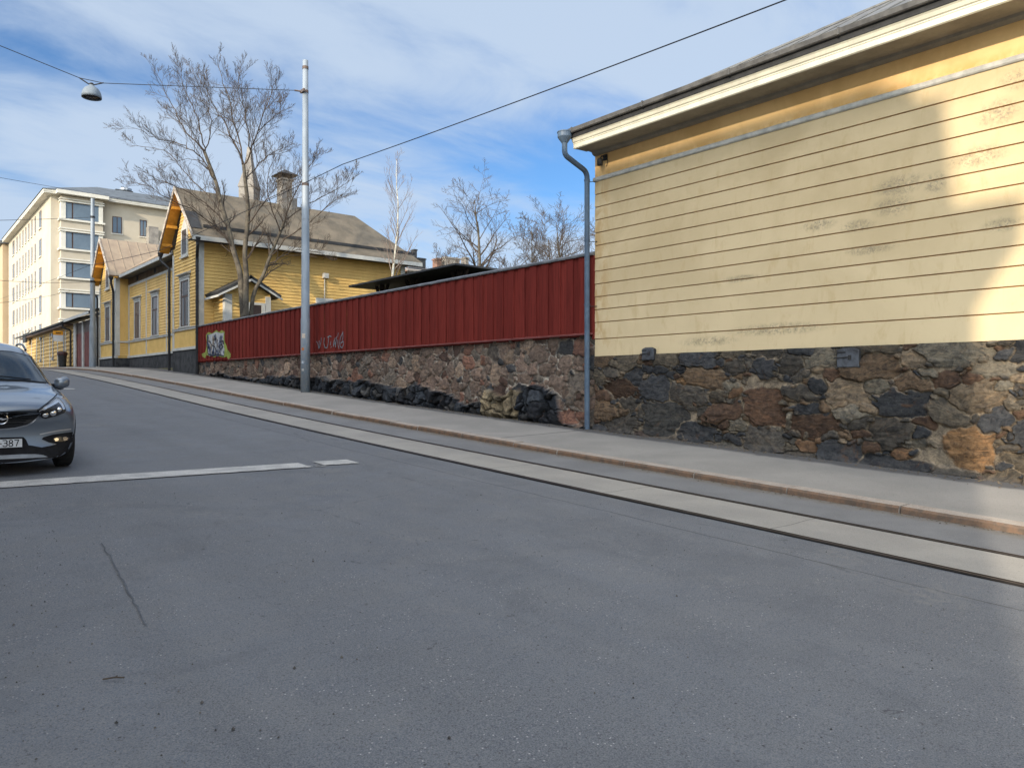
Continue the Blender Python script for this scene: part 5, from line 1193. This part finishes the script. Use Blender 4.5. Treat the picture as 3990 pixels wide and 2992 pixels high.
opp('street_house', 'long tall rendered house at the upper end on the viewer side', 31.0, 80., 14.15)

# ------------------------------------------------------------------ car
CAR = thing('parked_car', 'grey crossover car facing the viewer at the left edge of the road', 'car', loc=(1.12, 11.18, 0))
slope = math.atan((float(RZ(14))-float(RZ(11.2)))/2.8)
CAR.location.z = float(RZ(12.1))-.9*slope+.02; CAR.rotation_euler = (slope, 0, 0)
SEC = [
 (0.00, [(0,.17),(.60,.17),(.70,.25),(.76,.42),(.77,.58),(.74,.70),(.64,.765),(.44,.80),(.22,.815),(0,.82)]),
 (0.06, [(0,.15),(.66,.15),(.77,.27),(.83,.42),(.84,.60),(.81,.76),(.70,.855),(.47,.875),(.24,.885),(0,.89)]),
 (0.35, [(0,.15),(.74,.15),(.86,.27),(.895,.45),(.895,.66),(.87,.83),(.76,.935),(.50,.965),(.25,.98),(0,.985)]),
 (0.75, [(0,.15),(.76,.15),(.87,.27),(.90,.45),(.90,.68),(.885,.86),(.78,.985),(.52,1.02),(.26,1.038),(0,1.043)]),
 (1.12, [(0,.15),(.76,.15),(.86,.27),(.895,.45),(.895,.70),(.885,.89),(.79,1.02),(.54,1.06),(.27,1.08),(0,1.085)]),
 (1.30, [(0,.15),(.76,.15),(.86,.27),(.89,.45),(.89,.70),(.88,.90),(.775,1.045),(.60,1.12),(.30,1.15),(0,1.155)]),
 (2.00, [(0,.15),(.76,.15),(.86,.27),(.885,.45),(.885,.70),(.88,.92),(.79,1.06),(.575,1.49),(.30,1.565),(0,1.58)]),
 (2.55, [(0,.15),(.76,.15),(.86,.27),(.885,.45),(.885,.70),(.88,.94),(.80,1.08),(.61,1.59),(.32,1.685),(0,1.70)]),
 (3.40, [(0,.15),(.76,.15),(.86,.27),(.885,.45),(.89,.70),(.885,.96),(.80,1.10),(.61,1.58),(.32,1.66),(0,1.675)]),
 (3.95, [(0,.22),(.74,.22),(.84,.30),(.87,.45),(.87,.70),(.85,.95),(.77,1.10),(.57,1.45),(.30,1.52),(0,1.54)]),
 (4.25, [(0,.28),(.66,.28),(.76,.36),(.80,.50),(.80,.70),(.78,.90),(.70,1.02),(.52,1.08),(.28,1.10),(0,1.11)]),
]
def cxyz(y, x, z):
    k = .34*(abs(x)/.9)**2.6*max(0, 1-y/1.1)
    k2 = .10*(abs(x)/.9)**2*(1 if 1.2 < y < 2.2 else 0)
    return (x, y+k+k2, z)
v, f = [], []; np_ = len(SEC[0][1]); full = 2*(np_-1)
for y, pr in SEC:
    ring = [(x, z) for x, z in pr]+[(-x, z) for x, z in pr[-2:0:-1]]
    for x, z in ring: v.append(cxyz(y, x, z))
for k in range(len(SEC)-1):
    for j in range(full): j2 = (j+1) % full; f.append((k*full+j, k*full+j2, (k+1)*full+j2, (k+1)*full+j))
# front and rear caps as quads across
for k, rev in ((0, False), (len(SEC)-1, True)):
    o_ = k*full
    for j in range(np_-1):
        a, b = o_+j, o_+j+1; c_, d_ = o_+(full-j-1) % full, o_+(full-j) % full
        if j == 0: q = (a, b, o_+full-1)
        elif j == np_-2: q = (a, b, o_+full-j)
        else: q = (a, b, o_+full-j-1, o_+full-j)
        f.append(q if rev else q[::-1])
me = bpy.data.meshes.new('body'); me.from_pydata(v, [], f)
bm = bmesh.new(); bm.from_mesh(me); bmesh.ops.recalc_face_normals(bm, faces=bm.faces); bm.to_mesh(me); bm.free()
g = G('grey_car_paint'); g.b.inputs['Coat Weight'].default_value = 1; g.b.inputs['Coat Roughness'].default_value = .03
M['car'] = g.out(g.mix(g.ramp(g.noise(900, 2), .4, .6), (.125,.155,.195), (.155,.18,.215)), .30, .6, .5)
M['blk'] = pm('black_trim', (.012,.012,.014), (.008,.008,.009), 9, .6, spec=.12)
M['gloss_blk'] = pm('gloss_black', (.012,.012,.014), (.01,.01,.01), 9, .15, spec=.6)
M['chrome'] = pm('chrome', (.75,.76,.78), (.7,.7,.72), 3, .12, metal=1)
M['satin_dark'] = pm('dull_silver', (.22,.23,.24), (.17,.18,.19), 6, .45, metal=.4)
M['refl'] = pm('lamp_reflector', (.50,.55,.62), (.34,.38,.44), 30, .25, metal=.4)
M['satin'] = pm('satin_silver', (.42,.43,.44), (.36,.36,.37), 6, .35, metal=.6)
me.materials.append(M['car']); me.materials.append(M['blk'])
tmp = bpy.data.objects.new('body_src', me); COL.objects.link(tmp)
ss = tmp.modifiers.new('s', 'SUBSURF'); ss.levels = 2; ss.render_levels = 2
cut = []
for (wy) in (.84, 3.48):
    for sg in (-1, 1):
        c_ = MB(); c_.lathe((sg*.60, wy, .335), [(0,-.0),(.375,0),(.375,.42*1),(0,.42)] if sg > 0 else [(0,0),(.375,0),(.375,-.42),(0,-.42)], 40, axis='x')
        co = c_.build('cut', [M['blk']]); cut.append(co)
        md = tmp.modifiers.new('b', 'BOOLEAN'); md.operation = 'DIFFERENCE'; md.object = co; md.solver = 'EXACT'; md.material_mode = 'TRANSFER' if hasattr(md, 'material_mode') else md.material_mode
bpy.context.view_layer.update(); dg = bpy.context.evaluated_depsgraph_get()
bme = bpy.data.meshes.new_from_object(tmp.evaluated_get(dg)); bme.name = 'body'
bpy.data.objects.remove(tmp)
for co in cut: bpy.data.objects.remove(co)
for p in bme.polygons: p.use_smooth = True
body = bpy.data.objects.new('body', bme); COL.objects.link(body); body.parent = CAR
bvh = BVHTree.FromPolygons([vv.co.copy() for vv in bme.vertices], [tuple(p.vertices) for p in bme.polygons])
def inpoly(x, z, P_):
    c = False; n = len(P_); j = n-1
    for i in range(n):
        if (P_[i][1] > z) != (P_[j][1] > z) and x < (P_[j][0]-P_[i][0])*(z-P_[i][1])/(P_[j][1]-P_[i][1])+P_[i][0]: c = not c
        j = i
    return c
from mathutils.geometry import delaunay_2d_cdt
def patch(name, poly, mat, off=.006, axis='y', step=.03, parent=None, mirror=True, side=1, smooth=True):
    """outline laid onto the car body from the front (axis y) or the side (axis x)"""
    polys = [poly]+([[(-x, z) for x, z in poly[::-1]]] if mirror and axis == 'y' else [])
    objs = []
    for P_ in polys:
        ar = sum(P_[i][0]*P_[(i+1)%len(P_)][1]-P_[(i+1)%len(P_)][0]*P_[i][1] for i in range(len(P_)))
        if ar < 0: P_ = P_[::-1]
        B_ = []
        for i in range(len(P_)):
            a, b = Vector(P_[i]), Vector(P_[(i+1) % len(P_)]); n = max(1, int((b-a).length/step))
            for k in range(n): B_.append(a.lerp(b, k/n))
        nb = len(B_); pts = list(B_); x0 = min(p.x for p in B_); x1 = max(p.x for p in B_); z0 = min(p.y for p in B_); z1 = max(p.y for p in B_)
        xx = x0+step/2
        while xx < x1:
            zz_ = z0+step/2
            while zz_ < z1:
                if inpoly(xx, zz_, P_) and min((Vector((xx,zz_))-q).length for q in B_) > step*.4: pts.append(Vector((xx, zz_)))
                zz_ += step
            xx += step
        V_, _, F_, *_r = delaunay_2d_cdt(pts, [], [list(range(nb))], 1, 1e-6)
        mb = MB(); ok = []
        for p in V_:
            if axis == 'y': h = bvh.ray_cast(Vector((p.x, -1, p.y)), Vector((0,1,0)))
            elif axis == '-y': h = bvh.ray_cast(Vector((p.x, 6, p.y)), Vector((0,-1,0)))
            else: h = bvh.ray_cast(Vector((side*2, p.x, p.y)), Vector((-side,0,0)))
            if h[0] is None: mb.v.append((p.x, .3, p.y) if axis != 'x' else (side*.8, p.x, p.y)); ok.append(False)
            else: q = h[0]+h[1]*off; mb.v.append(tuple(q)); ok.append(True)
        for q in F_:
            if all(ok[i] for i in q): mb.f.append(tuple(q)); mb.m.append(0)
        o = mb.build(name, mat, parent or CAR, smooth=smooth, fixn=False); objs.append(o)
    return objs
def sm2(pts, n=4):
    P_ = [Vector((p[0], p[1], 0)) for p in pts]; P_ = P_+[P_[0]]; return [(p.x, p.y) for p in smooth_poly(P_, n)][:-1]
M['wind'] = pm('windscreen_glass', (.018,.028,.036), (.010,.015,.02), 1.2, .03, spec=.5)
patch('windscreen', [(-.66,1.115),(-.35,1.155),(0,1.165),(.35,1.155),(.66,1.115),(.60,1.30),(.535,1.475),(.30,1.53),(0,1.545),(-.30,1.53),(-.535,1.475),(-.60,1.30)], M['wind'], .007, mirror=False, step=.05)
patch('windscreen_seal', [(-.69,1.095),(-.35,1.135),(0,1.145),(.35,1.135),(.69,1.095),(.62,1.30),(.55,1.485),(.30,1.545),(0,1.56),(-.30,1.545),(-.55,1.485),(-.62,1.30)], M['blk'], .004, mirror=False, step=.05)
# side glass
for sd in (-1, 1):
    patch('side_window', [(1.75,1.10),(2.35,1.11),(2.35,1.47),(2.15,1.44),(1.95,1.33)], M['wind'], .006, 'x', .06, side=sd, mirror=False); patch('side_window', [(2.45,1.11),(3.2,1.13),(3.2,1.48),(2.45,1.48)], M['wind'], .006, 'x', .06, side=sd, mirror=False)
    patch('sill_cladding', [(.20,.28),(.32,.28),(.38,.5),(.52,.68),(.84,.79),(1.16,.68),(1.30,.5),(1.34,.36),(3.0,.36),(3.05,.5),(3.2,.68),(3.48,.79),(3.8,.68),(3.93,.5),(4.0,.3),(4.0,.24),(.20,.24)], M['blk'], .005, 'x', .05, side=sd, mirror=False)
    patch('tail_light', [(3.95,.80),(4.18,.82),(4.16,1.0),(3.98,1.02)], pm('tail_lamp', (.35,.02,.02), None, 5, .2), .006, 'x', .05, side=sd, mirror=False)
patch('rear_window', [(-.5,1.18),(.5,1.18),(.45,1.42),(-.45,1.42)], M['wind'], .006, '-y', .06, mirror=False)
# grille
gr = [(0,.800),(.20,.800),(.34,.795),(.402,.785),(.405,.775),(.385,.73),(.33,.665),(.28,.63),(.15,.595),(0,.585)]
grf = gr+[(-x, z) for x, z in gr[-2:0:-1]]
patch('grille', grf, M['gloss_blk'], .006, mirror=False)
def strip(name, line, w_, mat, off=.010, mirror=True, parent=None):
    ls = [Vector(p) for p in line]; up, dn = [], []
    for i, p in enumerate(ls):
        d = (ls[min(i+1,len(ls)-1)]-ls[max(i-1,0)]).normalized(); n = Vector((-d.y, d.x))*w_/2; up.append(tuple(p+n)); dn.append(tuple(p-n))
    return patch(name, up+dn[::-1], mat, off, mirror=mirror, step=.02, parent=parent)
gl = [(-x, z) for x, z in gr[:0:-1]]+gr
strip('grille_surround', [(0,.806),(.20,.806),(.345,.800),(.412,.785),(.415,.772),(.392,.725),(.335,.658),(.283,.623),(.15,.588),(0,.577)], .013, M['chrome'], .012)
strip('grille_bar', [(.085,.735),(.12,.755),(.22,.775),(.385,.792)], .016, M['chrome'], .016)
for z in (.65, .68, .71): strip('grille_mesh_bar', [(-.30+(.71-z),z),(.30-(.71-z),z)], .006, M['blk'], .014, mirror=False)
# emblem: ring with a slanting flash
h = bvh.ray_cast(Vector((0,-1,.715)), Vector((0,1,0))); ey = h[0].y-.045
mb = MB(); n = 32
for k in range(n): pass
ring = [(.062*math.cos(2*math.pi*k/n), .062*math.sin(2*math.pi*k/n)) for k in range(n+1)]
mb.tube([(x, ey, .715+z) for x, z in ring], .008, 8, cap=False); mb.prism([(-.085,ey-.006,.704),(-.02,ey-.006,.712),(.008,ey-.006,.697),(.085,ey-.006,.727),(.02,ey-.006,.719),(-.008,ey-.006,.733)], (0,.012,0)); mb.build('emblem', M['chrome'], CAR)
# headlights
hl = [(.365,.815),(.45,.865),(.55,.915),(.645,.955),(.675,.945),(.705,.87),(.715,.80),(.69,.770),(.58,.730),(.48,.700),(.44,.715),(.41,.75)]
M['lens'] = pm('headlamp_lens', (.035,.035,.038), (.015,.015,.017), 22, .08, spec=.5)
for pl_ in ([(.365,.822),(.45,.873),(.55,.925),(.645,.966),(.70,.985)],):
    strip('panel_gap', pl_, .008, M['blk'], .004)
hs = patch('headlight', hl, M['lens'], .008)
for o_, sg in zip(hs, (1, -1)):
    def hp_(x, z, off=.012):
        q = bvh.ray_cast(Vector((sg*x,-1,z)), Vector((0,1,0))); return q[0]+q[1]*off
    for (x, z, r) in ((.470,.765,.036), (.555,.785,.038), (.625,.815,.030)):
        c = hp_(x, z); nn = bvh.ray_cast(Vector((sg*x,-1,z)), Vector((0,1,0)))[1]; mb = MB(); mb.lathe((0,0,0), [(r,0),(r*.95,-.004),(r*.7,-.006),(0,-.010)], 16, axis='y')
        mb.v = [tuple(Vector(q)+c) for q in mb.v]; mb.build('projector', M['chrome'], o_, smooth=True)
    hb_ = [(sg*x, z) for x, z in [(.385,.815),(.46,.855),(.56,.903),(.64,.940),(.668,.93),(.693,.87),(.700,.815),(.672,.812),(.660,.865),(.640,.895),(.56,.866),(.46,.828)]]
    patch('reflector_band', hb_, M['refl'], .0105, mirror=False, step=.02, parent=o_)
    strip_pts = [(.39,.815),(.47,.855),(.57,.90),(.65,.930),(.675,.90),(.69,.84)]
    ls = [hp_(x, z, .013) for x, z in strip_pts]; mb = MB(); mb.tube(ls, .005, 6); mb.build('daylight_strip', M['satin'], o_)
# fog lamps and lower bumper
patch('fog_recess', [(.46,.455),(.56,.485),(.70,.50),(.80,.505),(.825,.46),(.82,.37),(.74,.345),(.62,.355),(.52,.385),(.44,.43)], M['blk'], .006)
patch('fog_lamp', [(.565,.43),(.60,.45),(.68,.455),(.74,.455),(.765,.425),(.74,.395),(.66,.385),(.59,.39)], M['lens'], .012)
strip('fog_trim', [(.42,.495),(.52,.515),(.64,.535),(.78,.545)], .014, M['satin'], .010)
patch('fog_ring', [(.58,.43),(.61,.44),(.635,.425),(.625,.40),(.595,.395)], M['chrome'], .016); patch('fog_ring', [(.68,.44),(.72,.445),(.745,.425),(.73,.40),(.69,.395)], M['chrome'], .016)
patch('lower_bumper', [(0,.36),(.24,.372),(.33,.355),(.44,.325),(.56,.345),(.68,.375),(.77,.43),(.80,.42),(.74,.28),(.62,.19),(0,.165)], M['blk'], .007, step=.035)
patch('skid_plate', [(0,.250),(.22,.250),(.36,.243),(.45,.225),(.50,.198),(.42,.192),(.30,.197),(0,.200)], M['satin_dark'], .014)
patch('air_intake', [(0,.475),(.24,.47),(.27,.43),(.30,.345),(0,.335)], M['blk'], .0065)
# number plate
h = bvh.ray_cast(Vector((0,-1,.40)), Vector((0,1,0))); py0 = h[0].y-.03
mb = MB(); mb.box(-.232, .232, py0, py0+.045, .338, .462); pl = mb.build('number_plate', M['blk'], CAR, bevel=.004)
mb = MB(); mb.box(-.222, .222, py0-.004, py0-.001, .347, .453); mb.build('plate_face', pm('plate_white', (.62,.64,.66), (.56,.58,.60), 9, .35), pl)
segs = {'3': [[(0,1),(.45,1),(.6,.88),(.6,.64),(.45,.53),(.2,.53)], [(.45,.53),(.62,.40),(.62,.12),(.45,0),(.15,0),(0,.1)]],
        '8': [[(.3,.53),(.08,.64),(.05,.85),(.2,1),(.42,1),(.56,.85),(.53,.64),(.3,.53),(.05,.40),(0,.15),(.15,0),(.45,0),(.6,.15),(.56,.40),(.3,.53)]],
        '7': [[(0,1),(.6,1),(.4,.5),(.25,0)]], '-': [[(.08,.46),(.32,.46)]], 'R': [[(0,0),(0,1),(.4,1),(.58,.85),(.58,.62),(.4,.5),(0,.5)], [(.3,.5),(.6,0)]]}
mb = MB(); x = -.078; H_ = .076
for ch_ in 'R-387':
    for sq in segs[ch_]:
        pts = [Vector((x+a*.07, .363+b*H_)) for a, b in sq]
        for a, b in zip(pts[:-1], pts[1:]):
            d = (b-a).normalized(); n = Vector((-d.y, d.x))*.0055; a2, b2 = a-d*.004, b+d*.004
            mb.quad((a2.x+n.x,py0-.0055,a2.y+n.y),(b2.x+n.x,py0-.0055,b2.y+n.y),(b2.x-n.x,py0-.0055,b2.y-n.y),(a2.x-n.x,py0-.0055,a2.y-n.y))
    x += .040 if ch_ == '-' else (.062 if ch_ != 'R' else .056)
mb.build('plate_characters', M['blk'], pl, fixn=False)
# mirrors
for sg in (-1, 1):
    mb = MB(); c = Vector((sg*.875, 1.58, 1.105)); N1, N2 = 12, 8
    for i in range(N2+1):
        ph = -math.pi/2+math.pi*i/N2
        for j in range(N1):
            th_ = 2*math.pi*j/N1; sgn_ = lambda q, e_: math.copysign(abs(q)**e_, q)
            mb.v.append((c.x+.100*sgn_(math.cos(ph),.6)*sgn_(math.cos(th_),.7), c.y+.075*sgn_(math.cos(ph),.6)*sgn_(math.sin(th_),.7)-.02, c.z+.082*sgn_(math.sin(ph),.7)+.012*sg*(math.cos(th_))))
    for i in range(N2):
        for j in range(N1): mb.f.append((i*N1+j, i*N1+(j+1)%N1, (i+1)*N1+(j+1)%N1, (i+1)*N1+j)); mb.m.append(0)
    mo = mb.build('door_mirror', M['car'], CAR, smooth=True)
    mb = MB(); mb.prism([(c.x-sg*.13,1.60,1.03),(c.x-sg*.02,1.56,1.00),(c.x+sg*.03,1.56,1.02),(c.x-sg*.08,1.60,1.09),(c.x-sg*.2,1.62,1.08)], (0,.05,0)); mb.build('mirror_arm', M['blk'], mo)
# roof rails, wipers
for sg in (-1, 1):
    mb = MB(); mb.tube(bend([(sg*.51,2.30,1.565),(sg*.515,2.60,1.635),(sg*.52,3.0,1.655),(sg*.52,3.3,1.645),(sg*.50,3.75,1.55)], .2), .017, 8); mb.build('roof_rail', M['gloss_blk'], CAR)
def wl(x, z, o_=.02):
    q = bvh.ray_cast(Vector((x,-1,z)), Vector((0,1,0))); return q[0]+q[1]*o_
for (a, b) in (((.45,1.145),(-.10,1.20)), ((-.05,1.165),(-.58,1.19))):
    mb = MB(); mb.tube([wl(*a), wl((a[0]+b[0])/2, (a[1]+b[1])/2, .03), wl(*b)], .008, 6); mb.build('wiper', M['blk'], CAR)
# wheels
for wy in (.84, 3.48):
    for sg in (-1, 1):
        mb = MB(); W = .205; xo = sg*.875
        prof = [(.22,-.0),(.31,.0),(.345,-.015),(.355,-.04),(.355,-W+.04),(.345,-W+.015),(.31,-W),(.22,-W)]
        mb.lathe((xo, wy, .335), [(r, sg*h) for r, h in prof], 40, axis='x'); wo = mb.build('wheel', pm('tyre_rubber', (.018,.018,.019), (.012,.012,.012), 9, .85, .2), CAR, smooth=True)
        mb = MB(); mb.lathe((xo, wy, .335), [(.225,-sg*.0),(.215,-sg*.012),(.205,-sg*.06),(.0,-sg*.065)], 32, axis='x')
        for k in range(5):
            a = 2*math.pi*k/5
            for da in (-.16, .16): mb.tube([(xo-sg*.03, wy+.04*math.cos(a), .335+.04*math.sin(a)), (xo-sg*.012, wy+.21*math.cos(a+da), .335+.21*math.sin(a+da))], .016, 6)
        mb.lathe((xo, wy, .335), [(.06,-sg*.05),(.055,-sg*.02),(0,-sg*.018)], 16, axis='x'); mb.build('rim', M['satin'], wo)
mb = MB(); mb.box(-.70, .70, .35, 4.0, .16, .30); mb.build('underbody', M['blk'], CAR)
# unlink helper keys
for o in list(bpy.data.objects):
    if '_off' in o: del o['_off']
